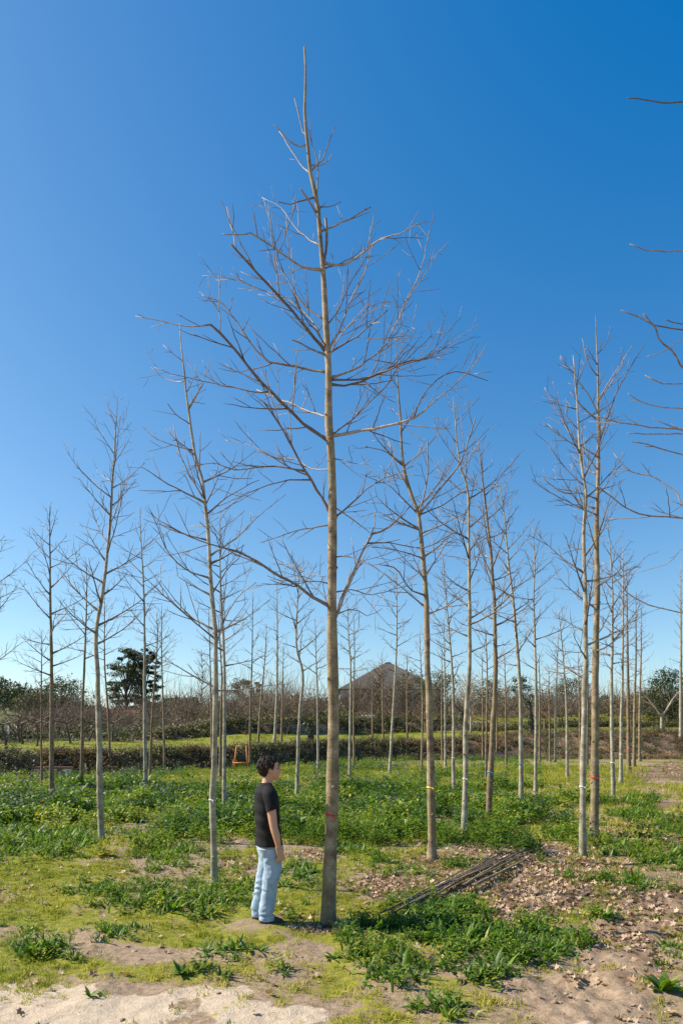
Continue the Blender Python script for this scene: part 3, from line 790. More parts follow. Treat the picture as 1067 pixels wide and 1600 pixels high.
R7_LIMBS = [
    ([(932, 580), (918, 565), (909, 528)], .2, 2.0, 1.2, 2, .3), ([(933, 620), (955, 590), (987, 540)], -.2, 2.2, 1.2, 3, .3),
    ([(933, 690), (960, 620), (978, 585), (1005, 540)], .2, 2.8, 1.2, 4, .4), ([(933, 640), (915, 610), (897, 590), (875, 555)], -.3, 2.2, 1.1, 4, .4),
    ([(933, 710), (900, 690), (880, 660), (850, 605)], .3, 2.6, 1.1, 4, .5), ([(931, 730), (905, 700), (880, 685), (848, 660)], -.3, 2.6, 1.0, 5, .5),
    ([(931, 775), (905, 770), (880, 770), (845, 745)], .3, 2.6, 1.0, 5, .5), ([(932, 800), (900, 790), (860, 770), (830, 748)], -.4, 2.4, 1.0, 5, .5)]

TREES = [
    dict(trunk=[(335, 1385), (334, 1250), (336, 1070), (336, 1005), (329, 903), (321, 802), (314, 742), (306, 721), (298, 676), (289, 600), (281, 505)], w=11, bark=G, crown=1000, n=10, limbs=T9_LIMBS, spread=.8, label='pale grey slim tree rising just behind the man, with a thin tie on its trunk', band='white'),
    dict(trunk=[(160, 1315), (157, 1180), (152, 1055), (149, 990), (159, 929), (170, 828), (177, 726), (183, 645)], w=10, bark=G, crown=1010, n=24, spread=1.25, label='pale crooked tree at left, bent where its lowest branches leave the trunk'),
    dict(trunk=[(81, 1262), (81, 1100), (80, 950), (79, 860), (78, 790)], w=8, bark=B_, crown=1060, n=22, spread=1.2, label='dark straight tree nearest the left edge of the field'),
    dict(trunk=[(127, 1243), (130, 1100), (135, 960), (136, 881)], w=6, bark=B_, crown=1030, n=18, spread=1.1, label='brown leaning tree between the dark straight tree and the pale crooked tree'),
    dict(trunk=[(65, 1232), (65, 1150), (65, 1050), (66, 985)], w=4, bark=B_, crown=1100, n=14, spread=1.0, label='thin young tree far left, beside the low bench on the bank'),
    dict(trunk=[(228, 1240), (226, 1100), (226, 950), (222, 860), (218, 792)], w=6.5, bark=G, crown=1050, n=20, spread=1.2, label='pale straight tree standing in front of the big pine'),
    dict(trunk=[(234, 1227), (238, 1130), (246, 1010), (246, 955)], w=5, bark=B_, crown=1060, n=16, spread=1.0, label='brown tree just right of the pale tree that stands before the pine'),
    dict(trunk=[(257, 1205), (256, 1120), (253, 1020), (253, 945)], w=4, bark=B_, crown=1070, n=16, spread=1.3, label='thin brown tree at the bank, right of the pine'),
    dict(trunk=[(172, 1207), (170, 1120), (164, 1030), (164, 930)], w=4, bark=B_, crown=1070, n=16, spread=1.3, label='thin tree at the bank, left of the pine and right of the crooked tree'),
    dict(trunk=[(350, 1273), (350, 1150), (349, 1030), (344, 903), (344, 797)], w=7, bark=G, crown=1040, n=22, spread=1.2, label='pale tree close behind the slim tree nearest the man'),
    dict(trunk=[(344, 1227), (344, 1150), (346, 1060), (341, 960)], w=5.5, bark=B_, crown=1060, n=16, spread=1.1, label='brown tree half hidden behind the two pale trees left of the man'),
    dict(trunk=[(331, 1202), (330, 1120), (328, 1030), (326, 950)], w=4, bark=B_, crown=1070, n=14, spread=1.1, label='thin far tree just left of the slim pale tree behind the man'),
    dict(trunk=[(390, 1202), (391, 1120), (394, 1020), (395, 925)], w=4, bark=B_, crown=1080, n=14, spread=1.2, label='thin brown tree beside the orange wooden frame'),
    dict(trunk=[(403, 1196), (407, 1110), (414, 1030), (417, 975)], w=4, bark=B_, crown=1080, n=14, spread=1.2, label='thin leaning tree directly above the head of the man'),
    dict(trunk=[(429, 1192), (433, 1070), (433, 905)], w=5, bark=G, crown=1070, n=16, spread=1.3, label='pale far tree just right of the head of the man'),
    dict(trunk=[(440, 1190), (441, 1110), (443, 1010)], w=4, bark=B_, crown=1080, n=12, spread=1.1, label='thin dark far tree between the head of the man and the wavy pale tree'),
    dict(trunk=[(463, 1248), (468, 1120), (473, 1055), (463, 1005), (466, 930), (470, 873)], w=6.5, bark=G, crown=1050, n=20, spread=1.2, label='pale wavy tree between the man and the tallest tree'),
    dict(trunk=[(497, 1205), (496, 1110), (494, 1040), (492, 965)], w=4.5, bark=G, crown=1080, n=14, spread=1.2, label='thin pale tree just left of the trunk of the tallest tree'),
    dict(trunk=[(546, 1226), (547, 1130), (548, 1043), (545, 1000), (544, 942)], w=5, bark=G, crown=1060, n=16, spread=1.2, label='pale tree just right of the trunk of the tallest tree'),
    dict(trunk=[(553, 1199), (553, 1110), (554, 1020), (553, 965)], w=4, bark=B_, crown=1080, n=12, spread=1.2, label='thin brown tree close behind the pale one right of the tallest trunk'),
    dict(trunk=[(582, 1184), (582, 1120), (581, 1050)], w=3.4, bark=B_, crown=1110, n=10, spread=1.1, label='short thin tree before the white sheet of the slate-roofed house'),
    dict(trunk=[(599, 1186), (598, 1110), (596, 1020)], w=3.6, bark=B_, crown=1090, n=12, spread=1.3, label='thin tree in front of the ridge of the slate roof'),
    dict(trunk=[(608, 1211), (614, 1110), (620, 1003), (619, 882)], w=5, bark=G, crown=1050, n=18, spread=1.3, label='leaning pale tree in front of the slate-roofed house'),
    dict(trunk=[(636, 1184), (636, 1110), (636, 1018)], w=3.6, bark=B_, crown=1090, n=12, spread=1.3, label='thin far tree at the right end of the slate roof'),
    dict(trunk=[(658, 1207), (660, 1120), (657, 1030), (655, 990)], w=4, bark=O_, crown=1080, n=12, spread=1.1, label='thin tree just left of the yellow-banded trunk'),
    dict(trunk=[(676, 1345), (672, 1154), (668, 1053), (665, 927), (658, 842), (653, 801), (638, 761), (628, 716), (626, 660), (623, 625), (619, 560)], w=14, bark=O_, crown=960, n=10, limbs=R1_LIMBS, spread=.9, band='yellow', label='olive-brown tree with a yellow band, right of the tallest tree'),
    dict(trunk=[(691, 1188), (690, 1110), (690, 1010)], w=3.6, bark=B_, crown=1090, n=12, spread=1.2, label='thin dark far tree just right of the yellow-banded trunk'),
    dict(trunk=[(696, 1199), (695, 1100), (694, 1000), (693, 960)], w=4.2, bark=G, crown=1080, n=14, spread=1.2, label='whitish thin tree between the yellow-banded and white-banded trunks'),
    dict(trunk=[(709, 1237), (708, 1120), (706, 1050), (698, 950), (693, 877)], w=6, bark=G, crown=1060, n=18, spread=1.2, band='white', label='grey tree with a faint white band left of the taller white-banded tree'),
    dict(trunk=[(725, 1312), (726, 1200), (729, 1103), (734, 1028), (733, 902), (730, 775), (724, 745), (716, 716), (708, 620)], w=9.5, bark=G, crown=1020, n=24, spread=1.15, band='white', label='pale grey white-banded tree beyond the pole pile'),
    dict(trunk=[(754, 1188), (754, 1110), (753, 1020)], w=3.6, bark=B_, crown=1090, n=12, spread=1.2, label='thin far tree seen between the white-banded and blue-banded trunks'),
    dict(trunk=[(759, 1226), (760, 1130), (761, 1050), (758, 980)], w=4.5, bark=B_, crown=1070, n=12, spread=1.1, label='thin tree half hidden behind the brown blue-banded trunk'),
    dict(trunk=[(762, 1288), (766, 1180), (772, 1053), (769, 902), (759, 801), (751, 726), (747, 690)], w=10.5, bark=B_, crown=1030, n=24, spread=1.15, band='blue', label='brown tree with a blue band behind the far end of the pole pile'),
    dict(trunk=[(776, 1185), (776, 1110), (775, 1030)], w=3.4, bark=B_, crown=1100, n=12, spread=1.2, label='thin far tree just right of the brown blue-banded trunk'),
    dict(trunk=[(791, 1201), (790, 1110), (788, 1020)], w=4, bark=B_, crown=1090, n=12, spread=1.2, label='thin brown tree between the two blue-banded trees'),
    dict(trunk=[(813, 1258), (813, 1150), (812, 1078), (802, 942), (794, 877), (787, 801), (780, 751)], w=8, bark=G, crown=1040, n=22, spread=1.25, band='blue', label='pale leaning tree with a small blue band right of the brown tree'),
    dict(trunk=[(836, 1243), (837, 1140), (837, 1053), (834, 927), (836, 890), (832, 826)], w=6, bark=G, crown=1050, n=20, spread=1.2, label='grey tree in front of the ivy-clad trunk'),
    dict(trunk=[(843, 1191), (843, 1110), (842, 1020)], w=4, bark=B_, crown=1090, n=12, spread=1.2, label='thin far tree just right of the ivy-clad trunk'),
    dict(trunk=[(859, 1190), (858, 1120), (857, 1040)], w=3.6, bark=B_, crown=1100, n=12, spread=1.2, label='left one of two thin far trees standing close together'),
    dict(trunk=[(867, 1191), (868, 1090), (872, 990)], w=4.2, bark=G, crown=1080, n=12, spread=1.3, label='right one of two thin far trees standing close together'),
    dict(trunk=[(886, 1214), (885, 1110), (880, 1030), (872, 952)], w=5, bark=G, crown=1060, n=16, spread=1.2, label='thin pale tree left of the pale and red-banded pair'),
    dict(trunk=[(905, 1203), (905, 1110), (903, 1020)], w=4, bark=B_, crown=1090, n=12, spread=1.2, label='thin brown tree just left of the pale trunk of the right pair'),
    dict(trunk=[(910, 1337), (911, 1200), (911, 1103), (913, 1013), (912, 927), (911, 826), (915, 776), (910, 730), (907, 700), (902, 630), (895, 555)], w=11, bark=G, crown=1060, n=26, spread=1.15, band='white', label='knobbly pale tree with a white band, nearest at right'),
    dict(trunk=[(917, 1199), (918, 1110), (918, 1020)], w=4, bark=B_, crown=1090, n=12, spread=1.1, label='thin far tree squeezed between the pale and red-banded trunks'),
    dict(trunk=[(927, 1307), (929, 1200), (930, 1103), (931, 927), (931, 826), (934, 726), (935, 600), (930, 492)], w=14, bark=O_, crown=1060, n=18, limbs=R7_LIMBS, spread=1.15, band='red', label='olive tree with a red band at right, tallest of the far rows'),
    dict(trunk=[(958, 1249), (956, 1140), (955, 1053), (957, 922), (950, 821)], w=7.5, bark=G, crown=1050, n=20, spread=1.25, band='white', label='grey white-banded tree right of the red-banded olive tree'),
    dict(trunk=[(969, 1224), (970, 1130), (972, 1053), (973, 857)], w=6, bark=G, crown=1060, n=18, spread=1.25, band='white', label='second white-banded tree to the right of the red-banded olive tree'),
    dict(trunk=[(982, 1206), (981, 1120), (980, 1020), (978, 882)], w=7, bark=B_, crown=1070, n=16, spread=1.3, band='red', label='dark brown far tree with a faint red band in the right row'),
    dict(trunk=[(990, 1198), (991, 1110), (993, 1020), (993, 922)], w=5.5, bark=O_, crown=1080, n=14, spread=1.3, label='olive far tree just right of the dark brown one in the right row'),
    dict(trunk=[(999, 1190), (999, 1110), (1001, 1020), (1002, 950)], w=5, bark=O_, crown=1090, n=14, spread=1.3, label='last far tree at the right end of the right row'),
    dict(trunk=[(1063, 1183), (1063, 1100), (1063, 1000), (1063, 877)], w=6, bark=G, crown=1080, n=20, spread=1.5, label='grey tree standing alone at the right edge'),
    dict(trunk=[(-34, 1290), (-32, 1150), (-30, 1000), (-28, 880), (-30, 790)], w=9, bark=B_, crown=1060, n=22, spread=1.3, label='tree standing out of frame at left, only its twig ends showing'),
]
nursery_tree(MAIN, 0)
nursery_tree(RIGHT, 1)
for i, sp in enumerate(TREES):
    nursery_tree(sp, i + 2)
# ------------------------------------------------------------------ ground cover
rng0 = np.random.default_rng(5)

def leaf_blade(L, wid, el, az, curl, nseg, fold, rng, base=(0, 0, 0), tip=0.0):
    """one arching lance-shaped leaf: 3 verts per section, quads"""
    out = []
    p = np.array(base, float); a = el
    side = np.array([-math.sin(az), math.cos(az), 0])
    tw = rng.normal(0, 0.35)
    for k in range(nseg + 1):
        u = k / nseg
        w = wid * (math.sin(math.pi * (0.12 + 0.88 * u) ** 0.8) if u < 1 else tip) * 0.5 + 0.0004
        f = np.array([math.cos(az) * math.cos(a), math.sin(az) * math.cos(a), math.sin(a)])
        nrm = np.cross(f, side)
        sd = side * math.cos(tw * u) + nrm * math.sin(tw * u)
        up = np.cross(f, sd) * -1
        out += [p + sd * w + up * fold * w, p, p - sd * w + up * fold * w]
        p = p + f * L / nseg
        a -= curl / nseg
    q = []
    for k in range(nseg):
        b = k * 3
        q += [[b, b + 1, b + 4, b + 3], [b + 1, b + 2, b + 5, b + 4]]
    return np.array(out), np.array(q)

def rosette(rng, n, L, wid, el0, el1, nseg=4, spread=0.03):
    acc = Acc()
    for k in range(n):
        az = rng.uniform(0, 6.28); e = R(rng.uniform(el0, el1)); l = L * rng.uniform(.55, 1.15)
        b = (spread * rng.normal(), spread * rng.normal(), -0.01)
        v, q = leaf_blade(l, wid * rng.uniform(.7, 1.2), e, az, R(rng.uniform(25, 95)), nseg, 0.35, rng, b)
        t = np.clip(rng.normal(.5, .22), 0, .95) if rng.random() > .05 else 1.0
        acc.add(v, q, None, t)
    return np.concatenate(acc.v), np.concatenate(acc.q), np.concatenate(acc.a)

def tuft(rng, n, h, w, spread, lean, one=False):
    V = []; T = []; A = []
    for k in range(n):
        az = rng.uniform(0, 6.28); l = h * rng.uniform(.4, 1.2); r = spread * math.sqrt(rng.random()); a2 = rng.uniform(0, 6.28)
        b = np.array([r * math.cos(a2), r * math.sin(a2), -.005])
        o = np.array([math.cos(az), math.sin(az), 0]); s = np.array([-o[1], o[0], 0]) * w * .5
        le = lean * rng.uniform(.1, 1.2)
        m = b + o * l * le * .35 + np.array([0, 0, l * .55]); c = b + o * l * le + np.array([0, 0, l * (1 - .35 * le)])
        i = len(V)
        if one:
            V += [b - s, b + s, c]; T += [[i, i + 1, i + 2]]; A += [np.clip(rng.normal(.5, .24), 0, 1)] * 3
            continue
        V += [b - s, b + s, m - s * .8, m + s * .8, c]
        T += [[i, i + 1, i + 3], [i, i + 3, i + 2], [i + 2, i + 3, i + 4]]
        A += [np.clip(rng.normal(.5, .24), 0, 1)] * 5
    return np.array(V), np.array(T), np.array(A)

def leafy_weed(rng, nst, h, nleaf, ll, spread, one=False):
    """bushy weed: stems set with small diamond leaves"""
    V = []; T = []; A = []; tips = []
    for k in range(nst):
        az = rng.uniform(0, 6.28); le = rng.uniform(0.05, .7); hh = h * rng.uniform(.5, 1.1)
        b = np.array([spread * rng.normal() * .5, spread * rng.normal() * .5, 0])
        o = np.array([math.cos(az), math.sin(az), 0])
        for j in range(nleaf):
            u = (j + rng.random()) / nleaf
            p = b + o * hh * le * u ** 1.3 + np.array([0, 0, hh * u * (1 - .2 * le)])
            a2 = rng.uniform(0, 6.28); e = rng.uniform(-.1, 1.0); L = ll * rng.uniform(.6, 1.3) * (1 - .4 * u)
            f = np.array([math.cos(a2) * math.cos(e), math.sin(a2) * math.cos(e), math.sin(e)]); s = np.cross(f, [0, 0, 1.0]); s /= np.linalg.norm(s) + 1e-6
            s = s * L * .2
            i = len(V)
            if one:
                V += [p, p + f * L * .75 + s * 1.35, p + f * L * .8 - s * 1.35 - np.array([0, 0, L * .15])]; T += [[i, i + 1, i + 2]]; A += [np.clip(rng.normal(.5, .22), 0, 1)] * 3
                continue
            V += [p, p + f * L * .5 + s, p + f * L - np.array([0, 0, L * .25]), p + f * L * .5 - s]
            T += [[i, i + 1, i + 2], [i, i + 2, i + 3]]
            A += [np.clip(rng.normal(.5, .22), 0, 1)] * 4
        tips.append(b + o * hh * le + np.array([0, 0, hh * (1 - .2 * le)]))
    return np.array(V), np.array(T), np.array(A), np.array(tips)

def scatter(temps, x, y, sc, rng, zoff=0.0, tshift=None, zs=None):
    """copies of template meshes, all in one array set"""
    acc = Acc()
    n = len(x)
    which = rng.integers(0, len(temps), n)
    rot = rng.uniform(0, 2 * np.pi, n)
    z = ground_z(x, y) + zoff
    for k, tp in enumerate(temps):
        v, fcs, a = tp[0], tp[1], tp[2]
        m = np.where(which == k)[0]
        if not len(m): continue
        c, s = np.cos(rot[m])[:, None], np.sin(rot[m])[:, None]
        S_ = sc[m][:, None]
        Z_ = S_ if zs is None else S_ * zs[m][:, None]
        X = (v[:, 0] * c - v[:, 1] * s) * S_ + x[m][:, None]
        Y = (v[:, 0] * s + v[:, 1] * c) * S_ + y[m][:, None]
        Z = v[:, 2] * Z_ + z[m][:, None]
        V = np.stack([X, Y, Z], -1).reshape(-1, 3)
        F = (fcs[None] + (np.arange(len(m)) * len(v))[:, None, None]).reshape(-1, fcs.shape[1])
        A = np.repeat(a[None], len(m), 0)
        if tshift is not None: A = A + tshift[m][:, None]
        A = np.clip(A, 0, 1).ravel()
        if fcs.shape[1] == 4: acc.add(V, F, None, A)
        else: acc.add(V, None, F, A)
    return acc

def sample(n, y0, y1, rng, side=0.62, extra=1.6):
    """uniform points over the part of the field the camera can see, with margin"""
    y = np.sqrt(rng.uniform(y0 ** 2, y1 ** 2, n))
    x = rng.uniform(-1, 1, n) * (side * y + extra)
    return x, y

def stuff(name, acc, mat, label=None):
    o = link(name, acc.mesh(name, True), mat)
    tag(o, label, None, None, 'stuff')
    return o

TREE_XY = np.array([[W(s_['trunk'][0][0], 0, base_d(s_['trunk'][0][1]))[0], base_d(s_['trunk'][0][1])] for s_ in [MAIN] + TREES])

# --- dark broad-leaved weeds (docks) of the foreground
rng = np.random.default_rng(11)
T_dock = [rosette(rng, int(rng.integers(18, 26)), .17, .027, 28, 88, 3, .045) for _ in range(4)]
T_dock += [rosette(rng, 28, .125, .018, 30, 88, 2, .06) for _ in range(8)]
T_dock += [rosette(rng, 14, .20, .036, 20, 75, 4, .03) for _ in range(2)]
x, y = sample(64000, 4.5, 22, rng)
dock, lit, soil, tall = cover(x, y)
dens = np.clip(dock, 0, 1.3) * (0.55 + 0.9 * (fbm(x * 2.2, y * 2.2, 91) - .3))
dens = dens + 0.11 * sstep(.52, .66, fbm(x * 1.5, y * 1.5, 87)) * (1 - np.clip(soil, 0, 1)) + 0.012
keep = rng.random(len(x)) < dens * 0.53 * np.where(y < 9, 1.0, np.where(y < 14, .55, .35))
foot_ok = ~((np.abs(x + .76) < .36) & (y > 6.55) & (y < 7.4) & ((rng.random(len(x)) < .7) | (np.abs(x + .76) < .27)))
keep = keep & foot_ok
x, y, dock = x[keep], y[keep], dock[keep]
lf = rng.random(len(x)) < .42
T_lw = [leafy_weed(rng, int(rng.integers(6, 10)), .17, 9, .065, .09) for _ in range(6)]
stuff('small_leaf_weeds', scatter(T_lw, x[lf], y[lf], rng.uniform(.6, 1.35, lf.sum()), rng, 0.0, rng.normal(0, .14, lf.sum()) + (fbm(x[lf] * .9, y[lf] * .9, 19) - .5) * .8), WEED)
x, y, dock = x[~lf], y[~lf], dock[~lf]
sc = rng.uniform(.6, 1.2, len(x)) * (0.50 + 0.75 * np.clip(dock, 0, 1.2)) * np.where(y > 11, 1.25, 1.0)
stuff('broad_leaf_weeds', scatter(T_dock, x, y, sc, rng, 0.0, rng.normal(-.10, .12, len(x)) + (fbm(x * .8, y * .8, 17) - .5) * .6), DOCK)

# --- low yellow-green grass
T_g = [tuft(rng, 20, .055, .0062, .055, .9) for _ in range(5)] + [tuft(rng, 32, .036, .0065, .075, 1.0, True) for _ in range(6)]
x, y = sample(20500, 4.4, 11.5, rng)
dock, lit, soil, tall = cover(x, y)
g = np.clip(1 - soil * 1.15 - lit * .8, 0, 1) * (fbm(x * 1.1, y * 1.1, 92) * 2.0 - .38)
g = g + .16 * (fbm(x * 2.6, y * 2.6, 93) > .55) + 0.25 * (fbm(x * 1.7, y * 1.7, 94) > .60) * (soil > .3) * (soil < 1.3)
g = np.where(y < 5.3, g * np.where(x > 1.2, .7, .9), g)
keep = rng.random(len(x)) < g * .85
x, y = x[keep], y[keep]
stuff('low_grass', scatter(T_g, x, y, rng.uniform(.6, 1.35, len(x)), rng, 0.0, (fbm(x * .6, y * .6, 95) - .5) * 1.3 + .08), GRASS)
T_g2 = [tuft(rng, 18, .10, .013, .14, .8, True) for _ in range(6)]
x, y = sample(26000, 11, 42, rng, .62, 1.5)
dock, lit, soil, tall = cover(x, y)
t_ = y - foot(x)
g = np.clip(1 - soil - lit * .7, 0, 1) * (1 - .3 * tall) * (fbm(x * .8, y * .8, 96) * 1.6 - .05) * (t_ < 0)
keep = rng.random(len(x)) < g * .8
x, y = x[keep], y[keep]
stuff('field_grass', scatter(T_g2, x, y, rng.uniform(.6, 1.4, len(x)) * (1 + .02 * y), rng, 0.0, (fbm(x * .4, y * .4, 97) - .5) * .9), GRASS)
# grass of the terraces
T_g3 = [tuft(rng, 12, .16, .036, .3, .8, True) for _ in range(5)]
x, y = sample(9000, 32, 85, rng, .62, 2)
t_ = y - foot(x)
ok = ((t_ > 2) & (t_ < 20)) | ((t_ > 23) & (t_ < 38))
x, y = x[ok], y[ok]
stuff('terrace_grass', scatter(T_g3, x, y, rng.uniform(.6, 1.3, len(x)), rng, 0.0, (fbm(x * .3, y * .3, 98) - .5) * .8 - .38), GRASS)

# --- tall leafy weeds with purple flower heads
T_w = [leafy_weed(rng, int(rng.integers(9, 14)), .36, 8, .105, .17) for _ in range(8)]
x, y = sample(13500, 9.5, 26, rng)
dock, lit, soil, tall = cover(x, y)
clump = fbm(x * .7, y * .7, 101)
keep = rng.random(len(x)) < tall * np.clip((clump - .40) * 5.0, .08, 1)
x, y, clump = x[keep], y[keep], clump[keep]
sc = rng.uniform(.5, 1.3, len(x)) * (.6 + 1.5 * np.clip(clump - .3, 0, .5)) * (.55 + .95 * fbm(x * 1.6, y * 1.6, 105))
ts_ = (fbm(x * .8, y * .8, 106) - .5) * 1.5 - .10 + rng.normal(0, .14, len(x))
nr_ = y < 13.5
stuff('tall_weeds', scatter(T_w, x[nr_], y[nr_], sc[nr_], rng, 0.0, ts_[nr_]), WEED)
T_wm = [leafy_weed(rng, 9, .36, 6, .14, .17, True) for _ in range(8)]
stuff('mid_field_weeds', scatter(T_wm, x[~nr_], y[~nr_], sc[~nr_], rng, 0.0, ts_[~nr_]), WEED)
fx, fy = x, y; fs = sc
T_w2 = [leafy_weed(rng, 8, .42, 6, .14, .3, True) for _ in range(6)]
x, y = sample(9000, 25, 57, rng, .62, 1.5)
dock, lit, soil, tall = cover(x, y)
clump = fbm(x * .4, y * .4, 103)
keep = (rng.random(len(x)) < tall * np.clip((clump - .25) * 2.2, .15, 1)) & (y < foot(x) + .3)
x, y, clump = x[keep], y[keep], clump[keep]
sc2 = rng.uniform(.6, 1.25, len(x)) * (.65 + 1.0 * np.clip(clump - .25, 0, .5))
stuff('far_weeds', scatter(T_w2, x, y, sc2, rng, 0.0, (fbm(x * .5, y * .5, 108) - .5) * 1.3 - .08 + rng.normal(0, .12, len(x))), WEED)
# flower heads
def heads(rng, n, s, h, spread):
    V = []; T = []; A = []
    for k in range(n):
        p = np.array([spread * rng.normal(), spread * rng.normal(), h * rng.uniform(.75, 1.15)])
        for j in range(3):
            d1 = rng.normal(0, 1, 3); d1 /= np.linalg.norm(d1); d2 = np.cross(d1, rng.normal(0, 1, 3)); d2 /= np.linalg.norm(d2)
            i = len(V); q_ = p + np.array([0, 0, j * s * .6])
            V += [q_ - d1 * s, q_ + d1 * s * .5 + d2 * s, q_ + d1 * s * .5 - d2 * s]; T += [[i, i + 1, i + 2]]; A += [rng.random()] * 3
    return np.array(V), np.array(T), np.array(A)
T_f = [heads(rng, 5, .012, .34, .14) for _ in range(5)]
pf = fbm(fx * .35 + 5, fy * .35, 107)
k = rng.random(len(fx)) < np.clip((pf - .52) * 4, 0.02, .6) * (fy > 11)
stuff('purple_flower_heads', scatter(T_f, fx[k], fy[k], fs[k] * 1.0, rng), FLOWER)
T_f2 = [heads(rng, 6, .026, .38, .3) for _ in range(5)]
pf = fbm(x * .25 + 5, y * .25, 107)
k = rng.random(len(x)) < np.clip((pf - .5) * 4, 0.03, .5)
stuff('far_purple_flower_heads', scatter(T_f2, x[k], y[k], sc2[k], rng), FLOWER)
k = rng.random(len(fx)) < .03
stuff('yellow_flower_heads', scatter([heads(rng, 3, .014, .30, .12)], fx[k], fy[k], fs[k] * 1.1, rng), YFLOWER)

# --- leaf litter: curled dry plane leaves
def dry_leaf(rng, L):
    """lobed leaf, folded and curled"""
    ang = np.array([-150, -115, -75, -48, -22, 0, 22, 48, 75, 115, 150]) * np.pi / 180
    rad = np.array([.42, .72, .52, .95, .60, 1.1, .60, .95, .52, .72, .42]) * L * .5 * rng.uniform(.85, 1.1, 11)
    X = np.cos(ang) * rad; Y = np.sin(ang) * rad
    cx_, cy_ = rng.uniform(-8, 22), rng.uniform(4, 26)
    Z = (X ** 2) * cx_ * .6 + (Y ** 2) * cy_ * .6 + rng.normal(0, L * .05, 11)
    V = np.vstack([np.stack([X, Y, Z], -1), [0, 0, 0]])
    t1, t2 = rng.normal(0, .55), rng.normal(0, .55)
    Rm = np.array(Matrix.Rotation(t1, 3, 'X') @ Matrix.Rotation(t2, 3, 'Y'))
    V = V @ Rm.T
    V[:, 2] -= V[:, 2].min() * .75
    T = np.array([[11, i, i + 1] for i in range(10)])
    return V, T, np.full(12, np.clip(rng.normal(.55, .25), 0, 1))
T_l = [dry_leaf(rng, .085) for _ in range(16)]
x, y = sample(120000, 4.6, 16, rng)
dock, lit, soil, tall = cover(x, y)
dt = np.min(np.hypot(x[:, None] - TREE_XY[None, :30, 0], y[:, None] - TREE_XY[None, :30, 1]), 1)
p = np.clip(lit, 0, 1.3) * 1.0 * (fbm(x * 2.5, y * 2.5, 111) + .3) + .012 + .10 * np.exp(-(dt / .45) ** 2) + .02 * (fbm(x * 1.2, y * 1.2, 113) > .58)
keep = rng.random(len(x)) < p * np.where(y < 5.4, .5, 1)
x, y = x[keep], y[keep]
stuff('leaf_litter', scatter(T_l, x, y, rng.uniform(.55, 1.25, len(x)), rng, .004, rng.normal(0, .12, len(x))), LITTER)
x, y = sample(16000, 16, 45, rng)
dock, lit, soil, tall = cover(x, y)
p = np.clip(lit, 0, 1.2) * .8 + .05 * sstep(.2, .4, x / y)
keep = (rng.random(len(x)) < p) & (y < foot(x))
x, y = x[keep], y[keep]
stuff('far_leaf_litter', scatter(T_l, x, y, rng.uniform(1, 2.0, len(x)), rng, .01, rng.normal(0, .12, len(x))), LITTER)

# --- clods and small stones on the bare soil
def stone(rng):
    v = np.array([[1, 0, 0], [-1, 0, 0], [0, 1, 0], [0, -1, 0], [0, 0, 1], [0, 0, -1], [.6, .6, .5], [-.6, .6, .5], [-.6, -.6, .5], [.6, -.6, .5]], float)
    v = v * rng.uniform(.6, 1.1, (len(v), 1)) * np.array([1, rng.uniform(.6, 1), rng.uniform(.45, .8)])
    t = np.array([[4, 6, 7], [4, 7, 8], [4, 8, 9], [4, 9, 6], [6, 0, 2], [6, 2, 7], [7, 2, 1], [7, 1, 8], [8, 1, 3], [8, 3, 9], [9, 3, 0], [9, 0, 6], [0, 5, 2], [2, 5, 1], [1, 5, 3], [3, 5, 0]])
    return v, t, np.full(len(v), rng.uniform(.1, .9))
CLOD = leaf_mat('soil_clod', [(0, (0.16, 0.11, 0.075)), (.6, (0.29, 0.215, 0.15)), (1, (0.42, 0.34, 0.26))], .95, .1, 0)
x, y = sample(34000, 4.5, 14, rng)
dock, lit, soil, tall = cover(x, y)
keep = rng.random(len(x)) < np.clip(soil, 0, 1) * np.where(x > .8, .75, .07) * (fbm(x * 2, y * 2, 115) + .1)
x, y = x[keep], y[keep]
sz = np.clip(rng.lognormal(-4.45, .65, len(x)), .005, .038)
stuff('soil_clods', scatter([stone(rng) for _ in range(8)], x, y, sz, rng, 0.0, rng.normal(0, .1, len(x))), CLOD)

# --- a few weeds that stand out singly on the bare ground, leaf by leaf
def single_weed(px, py, n, L, wid, el0, el1, label, seed):
    rng = np.random.default_rng(seed)
    d = base_d(py); w = W(px, py, d)
    root = empty('broad_leaf_weed', (w[0], d, float(ground_z(w[0], d)) + .01))
    tag(root, label, 'weed')
    for k in range(n):
        az = k * 2.4 + rng.normal(0, .3)
        v, q = leaf_blade(L * rng.uniform(.6, 1.1), wid * rng.uniform(.8, 1.2), R(rng.uniform(el0, el1)), az, R(rng.uniform(25, 80)), 5, .3, rng)
        a = Acc(); a.add(v, q, None, float(np.clip(rng.normal(.55, .2), .1, .95)))
        link('leaf', a.mesh('leaf'), DOCK, root)
single_weed(940, 1440, 16, .16, .05, 12, 60, 'small round green weed alone on the bare brown soil at right', 1)
single_weed(1035, 1551, 13, .26, .075, 25, 75, 'broad-leaved weed on brown soil near the lower right corner', 2)
single_weed(283, 1524, 11, .15, .045, 15, 60, 'dark little weed on sandy soil right of the lower left patch', 3)
single_weed(140, 1562, 8, .10, .028, 15, 70, 'tiny weed alone on the pale sand at lower left', 4)

